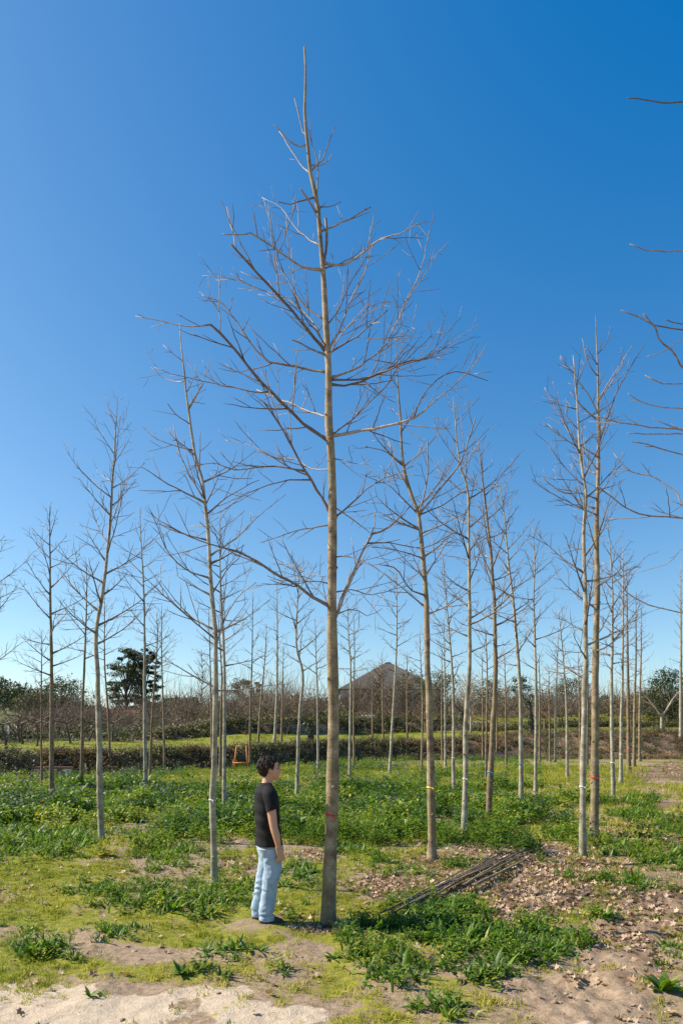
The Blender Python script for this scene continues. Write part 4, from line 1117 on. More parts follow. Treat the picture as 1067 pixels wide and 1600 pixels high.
# ------------------------------------------------------------------ pile of cut poles
POLE = bark_mat('pole_bark', (0.36, 0.28, 0.19), (0.22, 0.165, 0.105), (0.10, 0.072, 0.045), (0.13, 0.115, 0.05), .3)
rng = np.random.default_rng(23)
POLES = []
for k in range(12):
    u_ = rng.random(); a = (598 + 55 * u_, 1442 - 26 * u_ + rng.uniform(-3, 3)); b = (778 + rng.uniform(-10, 46), 1349 - rng.uniform(0, 16)); POLES.append((a, b, .03 + .010 * (k % 6)))
for k in range(8):
    a = (720 + rng.uniform(-8, 22), 1396 - rng.uniform(-3, 8)); b = (822 + rng.uniform(-6, 26), 1346 - rng.uniform(-3, 8)); POLES.append((a, b, .03 + .018 * (k % 5)))
for k, (a, b, h) in enumerate(POLES):
    da, db = base_d(a[1]), base_d(b[1])
    A = W(a[0], a[1], da); Bp = W(b[0], b[1], db)
    A[2] = float(ground_z(A[0], A[1])) + h * .8 + .05; Bp[2] = float(ground_z(Bp[0], Bp[1])) + h + .06
    if rng.random() < .5: Bp = A + (Bp - A) * rng.uniform(.75, 1.0)
    n = 14
    Bp[0] += rng.normal(0, .05); A[0] += rng.normal(0, .05)
    u = np.linspace(0, 1, n)[:, None]
    P = A * (1 - u) + Bp * u
    sag = np.sin(u[:, 0] * np.pi * rng.uniform(.7, 1.6)) * rng.normal(0, .035)
    P[:, 2] += np.abs(sag) * .6; P[:, 0] += sag + np.cumsum(rng.normal(0, .0025, n)); P[:, 2] += rng.normal(0, .003, n)
    r0 = rng.uniform(.008, .018)
    acc = Acc(); add_tube(acc, P - A, np.linspace(r0, r0 * .55, n) * (1 + rng.normal(0, .05, n)), 7)
    for j in range(3):
        i = int(rng.integers(3, n - 1)); dd = perp_dir(rng, P[i] - P[i - 1], R(45), rng.uniform(0, 6.28)) * rng.uniform(.03, .10)
        add_tube(acc, np.array([P[i] - A, P[i] - A + dd]), [r0 * .45, r0 * .3], 5)
    o = link('cut_pole', acc.mesh('cut_pole'), POLE, None, A)
    if k < 12: tag(o, 'long thin cut pole in the pile lying between the weeds and the tree rows', 'pole', 'long cut poles of the pile')
    else: tag(o, 'shorter cut pole in the right-hand bundle lying on the dry leaves', 'pole', 'shorter cut poles of the pile')

# ------------------------------------------------------------------ the man
def remesh(name, acc, voxel, smooth=4, factor=.5):
    me = acc.mesh('tmp', True)
    o = bpy.data.objects.new('tmp', me); COL.objects.link(o)
    m = o.modifiers.new('r', 'REMESH'); m.mode = 'VOXEL'; m.voxel_size = voxel
    if smooth:
        s = o.modifiers.new('s', 'SMOOTH'); s.iterations = smooth; s.factor = factor
    dg = bpy.context.evaluated_depsgraph_get()
    new = bpy.data.meshes.new_from_object(o.evaluated_get(dg))
    bpy.data.objects.remove(o); bpy.data.meshes.remove(me)
    new.name = name
    new.polygons.foreach_set('use_smooth', np.ones(len(new.polygons), bool))
    return new

def rings(acc, L, n=28, pw=2.3):
    """L: (z, f centre, half depth, half width, l centre)"""
    t = np.arange(n) * 2 * np.pi / n
    c = np.sign(np.cos(t)) * np.abs(np.cos(t)) ** (2 / pw); s = np.sign(np.sin(t)) * np.abs(np.sin(t)) ** (2 / pw)
    V = np.concatenate([np.stack([fc + hd * c, lc + hw * s, np.full(n, z)], -1) for z, fc, hd, hw, lc in L])
    m = len(L)
    i = np.arange(m - 1)[:, None] * n; j = np.arange(n)[None]; j2 = (j + 1) % n
    q = np.stack([i + j, i + j2, i + n + j2, i + n + j], -1).reshape(-1, 4)
    c0 = np.array([[L[0][1], L[0][4], L[0][0]], [L[-1][1], L[-1][4], L[-1][0]]])
    k = m * n; b = (m - 1) * n; jj = np.arange(n)
    T = np.vstack([np.stack([(jj + 1) % n, jj, np.full(n, k)], -1), np.stack([b + jj, b + (jj + 1) % n, np.full(n, k + 1)], -1)])
    acc.add(np.vstack([V, c0]), q, T)

def ball(acc, c, r, n=10):
    c = np.array(c, float); r = np.array(r if hasattr(r, '__len__') else (r, r, r), float)
    th = np.linspace(.001, np.pi - .001, n)
    L = []
    t = np.arange(n * 2) * np.pi / n
    V = np.concatenate([np.stack([np.sin(a) * np.cos(t), np.sin(a) * np.sin(t), np.full(len(t), -np.cos(a))], -1) for a in th]) * r + c
    m = 2 * n; i = np.arange(n - 1)[:, None] * m; j = np.arange(m)[None]; j2 = (j + 1) % m
    acc.add(V, np.stack([i + j, i + j2, i + m + j2, i + m + j], -1).reshape(-1, 4), np.vstack([[[0, k + 1, k] for k in range(1, m - 1)], [[(n - 1) * m, (n - 1) * m + k, (n - 1) * m + k + 1] for k in range(1, m - 1)]]))

PD = 7.22
man_x = (413.5 - CX) * PD / FPX
man = empty('person', (man_x, PD, float(ground_z(man_x, PD)) + .012), R(13))
tag(man, 'man with dark curly hair, black t-shirt and light blue jeans standing in profile', 'person')
SC = 147.8
def F(px): return (px - 413.5) / SC
def Zp(py): return (1446 - py) / SC

SKIN = plain('skin', (0.50, 0.27, 0.17), .5, .35, .06, 60)
HAIR = plain('dark_hair', (0.020, 0.013, 0.010), .7, .2, .35, 90, .4)
SHIRT = plain('black_cotton', (0.009, 0.009, 0.010), .85, .25, .2, 300, .15)
SHOE = plain('brown_suede', (0.075, 0.05, 0.038), .85, .2, .3, 60, .2)
SOLE = plain('dark_rubber', (0.03, 0.028, 0.026), .8)
mj, nt, b = mat_new('light_denim')
tc = N(nt, 'ShaderNodeTexCoord'); n1 = noise(nt, tc.outputs['Object'], 9, 5, .6); n2 = noise(nt, tc.outputs['Object'], 220, 2, .6)
r_ = ramp(nt, [(.3, (0.25, 0.35, 0.45)), (.6, (0.36, 0.46, 0.55)), (.8, (0.47, 0.56, 0.63))]); nt.links.new(n1.outputs[0], r_.inputs[0])
r2_ = ramp(nt, [(.3, (.82, .82, .85)), (.7, (1, 1, 1))]); nt.links.new(n2.outputs[0], r2_.inputs[0])
nt.links.new(mixc(nt, 1.0, r_.outputs[0], r2_.outputs[0], 'MULTIPLY'), b.inputs['Base Color']); b.inputs['Roughness'].default_value = .9
DENIM = mj

def smooth_tube(acc, P, r, sides=14, n=None):
    P = np.asarray(P, float); n = n or len(P) * 4
    Q = catmull(P, n)
    u = np.linspace(0, 1, n)
    seg = np.concatenate([[0], np.cumsum(np.linalg.norm(np.diff(P, axis=0), axis=1))]); seg /= seg[-1]
    add_tube(acc, Q, np.interp(u, seg, r), sides)
    ball(acc, Q[0], np.interp(0, seg, r) * .98, 8); ball(acc, Q[-1], np.interp(1, seg, r) * .98, 8)

# body: head, neck, torso, arms, hands, legs in one surface
A = Acc()
HD = [(1223.2, 432, 425, .018), (1221.3, 435.2, 419, .040), (1218, 436.4, 414.5, .054), (1215, 436.6, 412, .061), (1212, 436.5, 409.5, .066), (1208, 436.0, 407, .070),
      (1204, 436.0, 406, .074), (1200, 435.2, 405.5, .077), (1196, 433.5, 406, .075), (1192.5, 429.5, 409, .060), (1190, 424, 413, .032)]
rings(A, [(Zp(y), (F(a) + F(c)) / 2, (F(a) - F(c)) / 2, w, 0) for y, a, c, w in HD], 32, 2.15)
smooth_tube(A, [(F(436), 0, Zp(1202.8)), (F(438), 0, Zp(1206.5)), (F(438.9), 0, Zp(1208.8)), (F(436.6), 0, Zp(1210.4))], [.006, .009, .0125, .010], 10)
for s in (-1, 1):
    ball(A, (F(437.1), s * .013, Zp(1209.6)), .009, 6)
    ball(A, (F(421.5), s * .074, Zp(1210.3)), (.015, .009, .027), 8)
    ball(A, (F(434.6), s * .034, Zp(1202.3)), (.014, .026, .008), 8)
    ball(A, (F(431.5), s * .040, Zp(1210)), (.03, .022, .022), 8)
ball(A, (F(436.6), 0, Zp(1213)), (.011, .022, .006), 8); ball(A, (F(436.4), 0, Zp(1215.2)), (.011, .020, .007), 8)
ball(A, (F(434.2), 0, Zp(1219.6)), (.018, .026, .018), 8)
smooth_tube(A, [(F(415), 0, Zp(1237)), (F(418), 0, Zp(1228)), (F(420), 0, Zp(1217))], [.075, .058, .054], 20)
TOR = [(.80, .045, .105, .145), (.98, .028, .108, .150), (1.18, .022, .110, .160), (1.32, .015, .105, .170), (1.40, .008, .085, .165), (1.445, .008, .06, .10)]
rings(A, [(z, f, h, w, 0) for z, f, h, w in TOR], 28)
for s in (-1, 1):
    df = 0.0 if s < 0 else -.03
    sh = (F(417.5), s * .178, 1.375); el = (F(423.5) + df, s * .232, 1.035); wr = (F(431) + df, s * .222, .822)
    smooth_tube(A, [sh, (F(420) + df * .5, s * .212, 1.22), el, (F(427.5) + df, s * .235, .94), wr], [.056, .050, .041, .040, .027], 18, 26)
    # palm, four fingers, thumb
    kn = np.array((F(434.8) + df, s * .212, .738))
    for q in range(4):
        o = (q - 1.5) * .0185
        k = kn + np.array([o, 0, -.004 * abs(q - 1.2)])
        smooth_tube(A, [np.array(wr) + np.array([o * .55, 0, .0]), (np.array(wr) + k) / 2 + np.array([o * .25, 0, 0]), k], [.019, .0155, .0115], 10)
        ln = [.94, 1.05, 1.0, .8][3 - q]
        smooth_tube(A, [k, k + np.array([-.004, -s * .004, -.033 * ln]), k + np.array([-.020, -s * .018, -.056 * ln]), k + np.array([-.036, -s * .036, -.064 * ln])], [.0105, .0098, .0088, .0074], 10)
    w = np.array(wr)
    smooth_tube(A, [w + np.array([.012, -s * .010, -.022]), w + np.array([.036, -s * .020, -.052]), w + np.array([.046, -s * .026, -.082]), w + np.array([.043, -s * .030, -.106])], [.016, .0135, .0112, .0085], 10)
LEG = {-1: [(.80, .03, .10), (.646, F(426) - .012, .078), (.51, F(425.5) - .018, .074), (.377, F(422.5) - .02, .066), (.24, F(419.5) - .02, .060), (.14, F(417.8) - .02, .05), (.05, F(417) - .02, .045)],
       1: [(.80, .03, .10), (.646, F(416) + .02, .078), (.51, F(413.5) + .02, .074), (.377, F(408.5) + .02, .066), (.24, F(405) + .02, .060), (.14, F(403) + .02, .05), (.05, F(402) + .02, .045)]}
LEGL = {-1: -.088, 1: .092}
for s in (-1, 1):
    rings(A, [(z, f, h, h * .95, LEGL[s] * (1 if z < .7 else .9)) for z, f, h in LEG[s]][::-1], 20)
body = remesh('body', A, .0064, 3)
link('body', body, SKIN, man)

# eyes and brows
a = Acc()
for s in (-1, 1): ball(a, (F(433.6), s * .036, Zp(1205.3)), (.0125, .013, .0085), 8)
link('eye', a.mesh('eye'), plain('eye', (.10, .075, .06), .3), man)
for s in (-1, 1):
    a = Acc(); smooth_tube(a, [(F(436.0), s * .016, Zp(1201.6)), (F(435.2), s * .034, Zp(1200.8)), (F(432.6), s * .052, Zp(1201.8))], [.003, .004, .002], 6); link('eyebrow', a.mesh('eyebrow'), HAIR, man)

# curly hair
rngh = np.random.default_rng(4)
poly = np.array([(408.5, 1220), (403.5, 1212), (400.8, 1204), (400.6, 1196), (403, 1190), (409, 1186.6), (417, 1185), (426, 1184.4), (433, 1186.6), (435.3, 1190), (433.6, 1194), (430, 1196), (427.5, 1200), (426.2, 1206), (424.6, 1207), (422, 1205), (418, 1205.5), (417, 1212), (415.8, 1218.5), (412, 1220.5)])
def inside(px, py):
    c = False; n = len(poly); j = n - 1
    for i in range(n):
        xi, yi = poly[i]; xj, yj = poly[j]
        if (yi > py) != (yj > py) and px < (xj - xi) * (py - yi) / (yj - yi) + xi: c = not c
        j = i
    return c
A = Acc(); cnt = 0
while cnt < 1300:
    v = rngh.normal(0, 1, 3); v /= np.linalg.norm(v)
    k = rngh.uniform(.93, 1.13) if v[2] > -.1 else rngh.uniform(.9, 1.0)
    p = np.array([F(418.6) + v[0] * .112 * k, v[1] * .084 * k, Zp(1204) + v[2] * .108 * k])
    px = 413.5 + p[0] * SC; py = 1446 - p[2] * SC
    if not inside(px, py): continue
    ball(A, p, rngh.uniform(.0055, .0105), 4); cnt += 1
link('hair', remesh('hair', A, .0042, 0), HAIR, man)

# t-shirt
def folds(me, fn):
    n = len(me.vertices); co = np.empty(n * 3, np.float32); no = np.empty(n * 3, np.float32)
    me.vertices.foreach_get('co', co); me.vertices.foreach_get('normal', no)
    co = co.reshape(-1, 3); no = no.reshape(-1, 3)
    co = co + no * fn(co)[:, None]
    me.vertices.foreach_set('co', co.astype(np.float32).ravel()); me.update()
A = Acc()
SH = [(Zp(1325.5), F(421) - .002, .143, .190), (.87, F(420.2), .140, .184), (.98, F(418.5), .132, .176), (1.18, F(417.4), .131, .182), (1.32, F(416.2), .126, .190), (1.385, F(415), .113, .188), (1.43, F(414.5), .088, .150), (1.458, F(415), .066, .092), (1.472, F(415.6), .058, .066)]
rings(A, [(z, f, h, w, 0) for z, f, h, w in SH], 36, 2.25)
for s in (-1, 1):
    df = 0.0 if s < 0 else -.015
    smooth_tube(A, [(F(416), s * .150, 1.392), (F(417.8), s * .190, 1.355), (F(419.8) + df, s * .214, 1.285), (F(421.3) + df, s * .220, 1.213)], [.062, .070, .066, .066], 20, 20)
    # open hem instead of a round end
shirt = remesh('t_shirt', A, .0072, 3)
def f_shirt(c):
    z = c[:, 2]
    k = sstep(1.40, 1.15, z)
    d = .0095 * np.sin(z * 48 + c[:, 0] * 26 + 3 * fbm(c[:, 0] * 9, z * 6, 3)) * (fbm(c[:, 0] * 6 + c[:, 1] * 5, z * 5, 8) * 1.6 - .5) * k
    d += .018 * (fbm(c[:, 0] * 7 + c[:, 1] * 3, z * 3.2, 5) - .5)
    return d + .003
folds(shirt, f_shirt)
# trim the round sleeve ends to a straight hem
n = len(shirt.vertices); co = np.empty(n * 3, np.float32); shirt.vertices.foreach_get('co', co); co = co.reshape(-1, 3)
arm = (np.abs(co[:, 1]) > .198) & (co[:, 2] < 1.25) & (co[:, 2] > 1.10) & (np.hypot(co[:, 0] - F(421), np.abs(co[:, 1]) - .220) < .085)
hem = 1.213 + .02 * (co[:, 0] - F(421)) / .06
co[:, 2] = np.where(arm & (co[:, 2] < hem), hem, co[:, 2])
low = Zp(1325.5) + .004 * np.sin(co[:, 0] * 30)
co[:, 2] = np.where(co[:, 2] < low, low, co[:, 2])
shirt.vertices.foreach_set('co', co.astype(np.float32).ravel()); shirt.update()
link('t_shirt', shirt, SHIRT, man)

# jeans with rolled cuffs
A = Acc()
rings(A, [(.685, F(424), .128, .165, 0), (.76, F(423), .136, .172, 0), (.86, F(420.5), .134, .170, 0)], 30, 2.2)
for s in (-1, 1):
    rings(A, [(z, f, h + .016 + (.006 if z < .3 else 0) + (.004 if z < .2 else 0), (h + .014) * .97 + (.006 if z < .3 else 0), LEGL[s] * (1 if z < .7 else .9)) for z, f, h in LEG[s]][::-1], 26, 2.1)
jeans = remesh('jeans', A, .0075, 2)
def f_jean(c):
    z = c[:, 2]; n1 = fbm(c[:, 0] * 8 + c[:, 1] * 4, z * 7, 12)
    w = np.sin(z * 46 + c[:, 0] * 60 * np.sin(z * 7 + c[:, 1] * 8) + 11 * n1)
    low = sstep(.42, .12, z); knee = np.exp(-((z - .40) / .07) ** 2); seat = np.exp(-((z - .66) / .06) ** 2)
    return .0125 * w * (.25 + .9 * low + .7 * knee + .5 * seat) * (fbm(c[:, 0] * 9, z * 8 + c[:, 1] * 9, 15) * 2.4 - .8) + .024 * (n1 - .5)
folds(jeans, f_jean)
jo = link('jeans', jeans, DENIM, man)
for s in (-1, 1):
    f, h = LEG[s][-2][1], .062
    A = Acc()
    z0 = .040
    rings(A, [(z0, f + .006, h + .012, h + .006, LEGL[s]), (z0 + .012, f + .006, h + .020, h + .014, LEGL[s]), (z0 + .045, f + .004, h + .017, h + .012, LEGL[s]), (z0 + .062, f + .002, h + .010, h + .006, LEGL[s])], 26, 2.1)
    cf = remesh('cuff', A, .005, 2)
    folds(cf, lambda c: .012 * (fbm(c[:, 0] * 18, c[:, 2] * 30 + c[:, 1] * 18, 31) - .5))
    link('cuff', cf, DENIM, jo)
    # shoe pointing forward
    A = Acc()
    rings(A, [(.012, f + .055, .128, .046, LEGL[s]), (.03, f + .055, .130, .047, LEGL[s]), (.052, f + .045, .118, .044, LEGL[s]), (.072, f + .02, .088, .040, LEGL[s]), (.095, f - .01, .052, .038, LEGL[s])], 26, 2.3)
    sh = link('shoe', remesh('shoe', A, .005, 3), SHOE, man)
    A = Acc(); rings(A, [(-.006, f + .055, .130, .047, LEGL[s]), (.004, f + .055, .135, .050, LEGL[s]), (.018, f + .055, .135, .050, LEGL[s])], 26, 2.4)
    link('sole', A.mesh('sole'), SOLE, sh)
# ------------------------------------------------------------------ background
def gz(x, y): return float(ground_z(np.array([x]), np.array([y]))[0])

def leaf_cloud(rng, centers, rads, per, size, flat=.7):
    """leaf-sized triangles spread through clumps"""
    V = []; A = []
    for c, r in zip(centers, rads):
        n = max(6, int(per * rng.uniform(.6, 1.3)))
        d = rng.normal(0, 1, (n, 3)); d /= np.linalg.norm(d, axis=1)[:, None]
        p = c + d * (r * rng.random((n, 1)) ** .45) * np.array([1, 1, flat])
        a = rng.normal(0, 1, (n, 3)); a /= np.linalg.norm(a, axis=1)[:, None]
        b_ = np.cross(a, rng.normal(0, 1, (n, 3))); b_ /= np.linalg.norm(b_, axis=1)[:, None]
        s = size * rng.uniform(.5, 1.3, (n, 1))
        V.append(np.stack([p - a * s, p + a * s * .6 + b_ * s * .6, p + a * s * .6 - b_ * s * .6], 1).reshape(-1, 3))
        A.append(np.repeat(np.clip(rng.normal(rng.uniform(.3, .7), .2, n), 0, 1), 3))
    V = np.concatenate(V); A = np.concatenate(A)
    return V, np.arange(len(V)).reshape(-1, 3), A

def leafy_tree(name, label, px, top, d, width, mat, seed, nclump=60, per=45, size=.13, low=.2, group=None, bark=None, flat=.75, cat='tree', cr=.2):
    rng = np.random.default_rng(seed)
    x = (px - CX) * d / FPX; g = gz(x, d)
    H = CAM_H + (HOR - top) * d / FPX - g
    root = empty(name, (x, d, g)); tag(root, label, cat, group)
    a = Acc()
    tw = [(0, 0, -.2), (rng.normal(0, .1), rng.normal(0, .1), H * .35), (rng.normal(0, .25), rng.normal(0, .2), H * .8)]
    Tp = catmull(tw, 10); r0 = .025 * H + .03
    add_tube(a, Tp, np.linspace(r0, r0 * .25, 10), 7)
    C = []; Rr = []
    for k in range(nclump):
        u = rng.random() ** .8
        z = H * (low + (1 - low) * u)
        rad = width * .5 * math.sqrt(max(.05, 1 - ((u - .35) / .68) ** 2)) * rng.uniform(.35, 1.0)
        az = rng.uniform(0, 6.28)
        c = np.array([rad * math.cos(az), rad * math.sin(az) * .8, z - H * .04])
        C.append(c); Rr.append(width * cr * rng.uniform(.5, 1.1))
        if k % 4 == 0:
            s = Tp[int(np.clip(z / H * 9 - 2, 1, 9))]
            add_tube(a, np.array([s, (s + c) / 2 + rng.normal(0, .05 * width, 3) * .5, c]), [r0 * .35, r0 * .22, r0 * .08], 4)
    link('trunk', a.mesh('trunk'), bark or BARK_DARK, root)
    v, t, A_ = leaf_cloud(rng, C, Rr, per, size, flat)
    b_ = Acc(); b_.add(v, None, t, A_)
    link('crown', b_.mesh('crown', False), mat, root)
    return root

def bare_bush_template(rng, n, h, w, r):
    acc = Acc()
    for k in range(n):
        az = rng.uniform(0, 6.28); el = R(rng.uniform(25, 85)); L = h * rng.uniform(.4, 1.1)
        p = np.array([w * rng.normal() * .35, w * rng.normal() * .35, h * rng.uniform(0, .5)])
        P = kinked(rng, p, (math.cos(az) * math.cos(el), math.sin(az) * math.cos(el), math.sin(el)), L, 2, .3, .02)
        add_tube(acc, P, np.linspace(r * rng.uniform(.6, 1.3), r * .3, 3), 3, False, rng.uniform(.1, .95))
    return np.concatenate(acc.v), np.concatenate(acc.q), np.concatenate(acc.a)

rng = np.random.default_rng(77)
# scrub on the banks: dry grass, brambles, bare twigs
T_bb = [bare_bush_template(rng, 26, .9, .8, .016) for _ in range(6)]
xx = rng.uniform(-36, 40, 640); yy = foot(xx) + rng.uniform(-.5, 2.0, 640) * np.interp(xx / 56, [.08, .3], [1.0, 3.0])
k = fbm(xx * .3, yy * .3, 201) > .42
stuff('bank_twigs', scatter(T_bb, xx[k], yy[k], rng.uniform(.35, .8, k.sum()), rng, 0, rng.normal(0, .12, k.sum())), VINE)
T_bl = [leafy_weed(rng, 12, .5, 7, .18, .5, True) for _ in range(6)]
xx = rng.uniform(-36, 40, 3400); yy = foot(xx) + rng.uniform(-.5, 2.3, 3400) * np.interp(xx / 56, [.08, .3], [1.0, 3.2])
k = fbm(xx * .22, yy * .4, 203) > .46
stuff('bank_bramble', scatter(T_bl, xx[k], yy[k], rng.uniform(.5, 1.1, k.sum()), rng, 0, rng.normal(.1, .2, k.sum())), OLIVE)
k = ~k
stuff('bank_dry_grass', scatter([leafy_weed(rng, 14, .42, 6, .21, .45, True) for _ in range(5)], xx[k], yy[k], rng.uniform(.5, 1.1, k.sum()), rng, 0, rng.normal(0, .15, k.sum())), DRYGRASS)
# second bank and hedge line
xx = rng.uniform(-40, 55, 1500); yy = foot(xx) + rng.uniform(19.5, 24, 1500)
k = fbm(xx * .18, yy * .3, 205) > .5
stuff('hedge_scrub', scatter(T_bl, xx[k], yy[k], rng.uniform(.9, 2.2, k.sum()), rng, 0, rng.normal(-.05, .15, k.sum())), OLIVE)
stuff('terrace_bramble', scatter(T_bl, xx[~k][::2], yy[~k][::2], rng.uniform(.8, 1.7, len(xx[~k][::2])), rng, 0, rng.normal(-.05, .15, len(xx[~k][::2]))), EVERGREEN)
# brown thicket of bare shrubs behind the terraces
T_th = [bare_bush_template(rng, 52, 2.6, 2.2, .018) for _ in range(6)]
xx = rng.uniform(-44, 60, 330); yy = foot(xx) + rng.uniform(24, 48, 330)
k = (rng.random(330) < .9)
xo = rng.uniform(-44, 60, 300); yo = foot(xo) + rng.uniform(23, 46, 300)
ko = fbm(xo * .12, yo * .12, 207) > .48
stuff('olive_scrub', scatter(T_bl, xo[ko], yo[ko], rng.uniform(1.6, 3.8, ko.sum()), rng, 0, rng.normal(.05, .2, ko.sum()), rng.uniform(.7, 1.1, ko.sum())), OLIVE)
stuff('bare_thicket', scatter(T_th, xx[k], yy[k], rng.uniform(.6, 1.4, k.sum()), rng, 0, rng.normal(0, .2, k.sum()), rng.uniform(.7, 1.45, k.sum())), TWIG_FAR)
xx = rng.uniform(-60, 95, 420); yy = foot(xx) + rng.uniform(48, 85, 420)
stuff('far_thicket', scatter([leafy_weed(rng, 16, 2.4, 7, .6, 1.4, True) for _ in range(6)], xx, yy, rng.uniform(.6, 1.4, 420), rng, 0, rng.normal(0, .15, 420)), OLIVE)

# gnarled vines on the terraces
def vine(px, d, seed, lab, h=1.45):
    rng = np.random.default_rng(seed)
    x = (px - CX) * d / FPX
    root = empty('vine', (x, d, gz(x, d)))
    a = Acc()
    P = kinked(rng, (0, 0, -.1), (rng.normal(0, .3), rng.normal(0, .2), 1), h, 6, .22, .0)
    add_tube(a, P, np.linspace(.075, .05, 7) * rng.uniform(.8, 1.2), 7)
    link('trunk', a.mesh('trunk'), BARK_DARK, root)
    a = Acc()
    for s in (-1, 1):
        Q = kinked(rng, P[-1], (s, rng.normal(0, .4), .35), 1.7 * rng.uniform(.7, 1.2), 7, .22, .0)
        add_tube(a, Q, np.linspace(.045, .018, len(Q)), 5, True, .3)
        spawn_twigs(a, rng, Q, 0, lambda f: .016, 8, .9, 3, 1, .006, .2)
    link('arms', a.mesh('arms'), VINE, root)
    tag(root, lab, 'vine', 'vines on the terraces')
for i, (px, d, lab) in enumerate([(12, 38, 'leftmost gnarled vine, under the pale blossom at the left edge'), (35, 41, 'gnarled vine on the terrace just right of the dark shed'), (58, 39, 'gnarled vine behind the thin young tree at far left'), (84, 44, 'gnarled vine behind the dark straight tree at left'), (112, 42, 'gnarled vine on the terrace left of the brown leaning tree'), (136, 47, 'gnarled vine just right of the brown leaning tree'), (155, 52, 'gnarled vine right behind the pale crooked tree'), (178, 45, 'gnarled vine in front of the red tiled house'), (205, 50, 'gnarled vine below the trunk of the big pine'), (240, 55, 'gnarled vine below the right side of the pine'), (275, 54, 'gnarled vine on the terrace right of the thin brown bank tree'), (300, 60, 'gnarled vine left of the slim pale tree behind the man'), (360, 60, 'gnarled vine directly left of the orange wooden frame'), (385, 56, 'gnarled vine directly above the orange wooden frame'), (420, 64, 'gnarled vine right behind the head of the man'), (447, 60, 'gnarled vine left of the pale wavy tree'), (478, 66, 'gnarled vine right of the pale wavy tree'), (575, 68, 'gnarled vine below the white plastic sheet'), (640, 70, 'gnarled vine left of the yellow-banded trunk'), (745, 74, 'gnarled vine between the white-banded and brown trunks'), (770, 70, 'gnarled vine right behind the brown blue-banded trunk'), (880, 74, 'gnarled vine left of the pale and red-banded pair of trunks')]):
    vine(px, d, 300 + i, lab)

# trees beyond the field
leafy_tree('pine_tree', 'big dark pine with bare lower trunk beyond the left terraces', 198, 1010, 92, 5.8, EVERGREEN, 401, 100, 110, .15, .28, flat=.5, cr=.14)
leafy_tree('pine_tree', 'second dark pine crown merging with the right side of the big pine', 228, 1010, 95, 4.6, EVERGREEN, 402, 90, 110, .15, .22, flat=.5, cr=.15)
leafy_tree('olive_tree', 'large round grey-green evergreen left of the pine', 98, 1062, 78, 7.5, OLIVE, 403, 110, 60, .13, .1)
leafy_tree('olive_tree', 'smaller grey-green evergreen at the far left edge', 45, 1088, 74, 5.0, OLIVE, 404, 70, 60, .12, .1)
leafy_tree('evergreen_tree', 'dark low evergreen right of the pine, behind the brown scrub', 268, 1088, 88, 4.6, EVERGREEN, 405, 60, 60, .13, .1)
leafy_tree('evergreen_tree', 'dark evergreen left of the slim pale tree behind the man', 295, 1092, 92, 5, EVERGREEN, 406, 60, 60, .13, .1)
leafy_tree('evergreen_tree', 'loose evergreen showing above the scrub over the orange frame', 378, 1058, 105, 4.2, OLIVE, 407, 36, 50, .14, .45, flat=.6)
leafy_tree('evergreen_tree', 'small loose evergreen above the head of the man', 402, 1064, 108, 3.0, OLIVE, 408, 28, 50, .14, .45, flat=.6)
leafy_tree('evergreen_tree', 'grey-green evergreen touching the right slope of the slate roof', 640, 1046, 88, 5.0, OLIVE, 409, 60, 50, .12, .25)
leafy_tree('evergreen_tree', 'evergreen between the yellow-banded and white-banded trunks', 688, 1050, 92, 5.4, OLIVE, 410, 56, 45, .13, .3)
leafy_tree('evergreen_tree', 'evergreen behind the brown blue-banded trunk', 760, 1062, 92, 6, OLIVE, 411, 66, 45, .13, .2)
leafy_tree('evergreen_tree', 'dark evergreen left of the ivy-clad trunk', 812, 1058, 96, 4.4, EVERGREEN, 412, 50, 50, .13, .2)
leafy_tree('evergreen_tree', 'evergreen bush mass behind the pale and red-banded trunks', 892, 1062, 98, 7, OLIVE, 413, 70, 50, .13, .15)
leafy_tree('evergreen_tree', 'round dark evergreen at the right edge beyond the bank', 1046, 1046, 80, 6.5, EVERGREEN, 414, 100, 60, .13, .12)
leafy_tree('evergreen_tree', 'grey-green evergreen left of the round dark one at the right edge', 1012, 1078, 84, 4.2, OLIVE, 415, 60, 50, .12, .12)
leafy_tree('blossom_tree', 'low tree in pale blossom at the far left edge', 6, 1112, 52, 3.4, BLOSSOM, 416, 60, 40, .07, .35, cat='tree')
leafy_tree('evergreen_tree', 'low evergreen right of the slim pale tree behind the man', 350, 1095, 95, 5, EVERGREEN, 417, 46, 45, .13, .15)
leafy_tree('evergreen_tree', 'dark evergreen bush in front of the long grey roof', 470, 1098, 96, 5, OLIVE, 418, 50, 45, .12, .1)
leafy_tree('evergreen_tree', 'low evergreen between the right row and the bank', 950, 1088, 90, 5, OLIVE, 419, 50, 45, .12, .1)

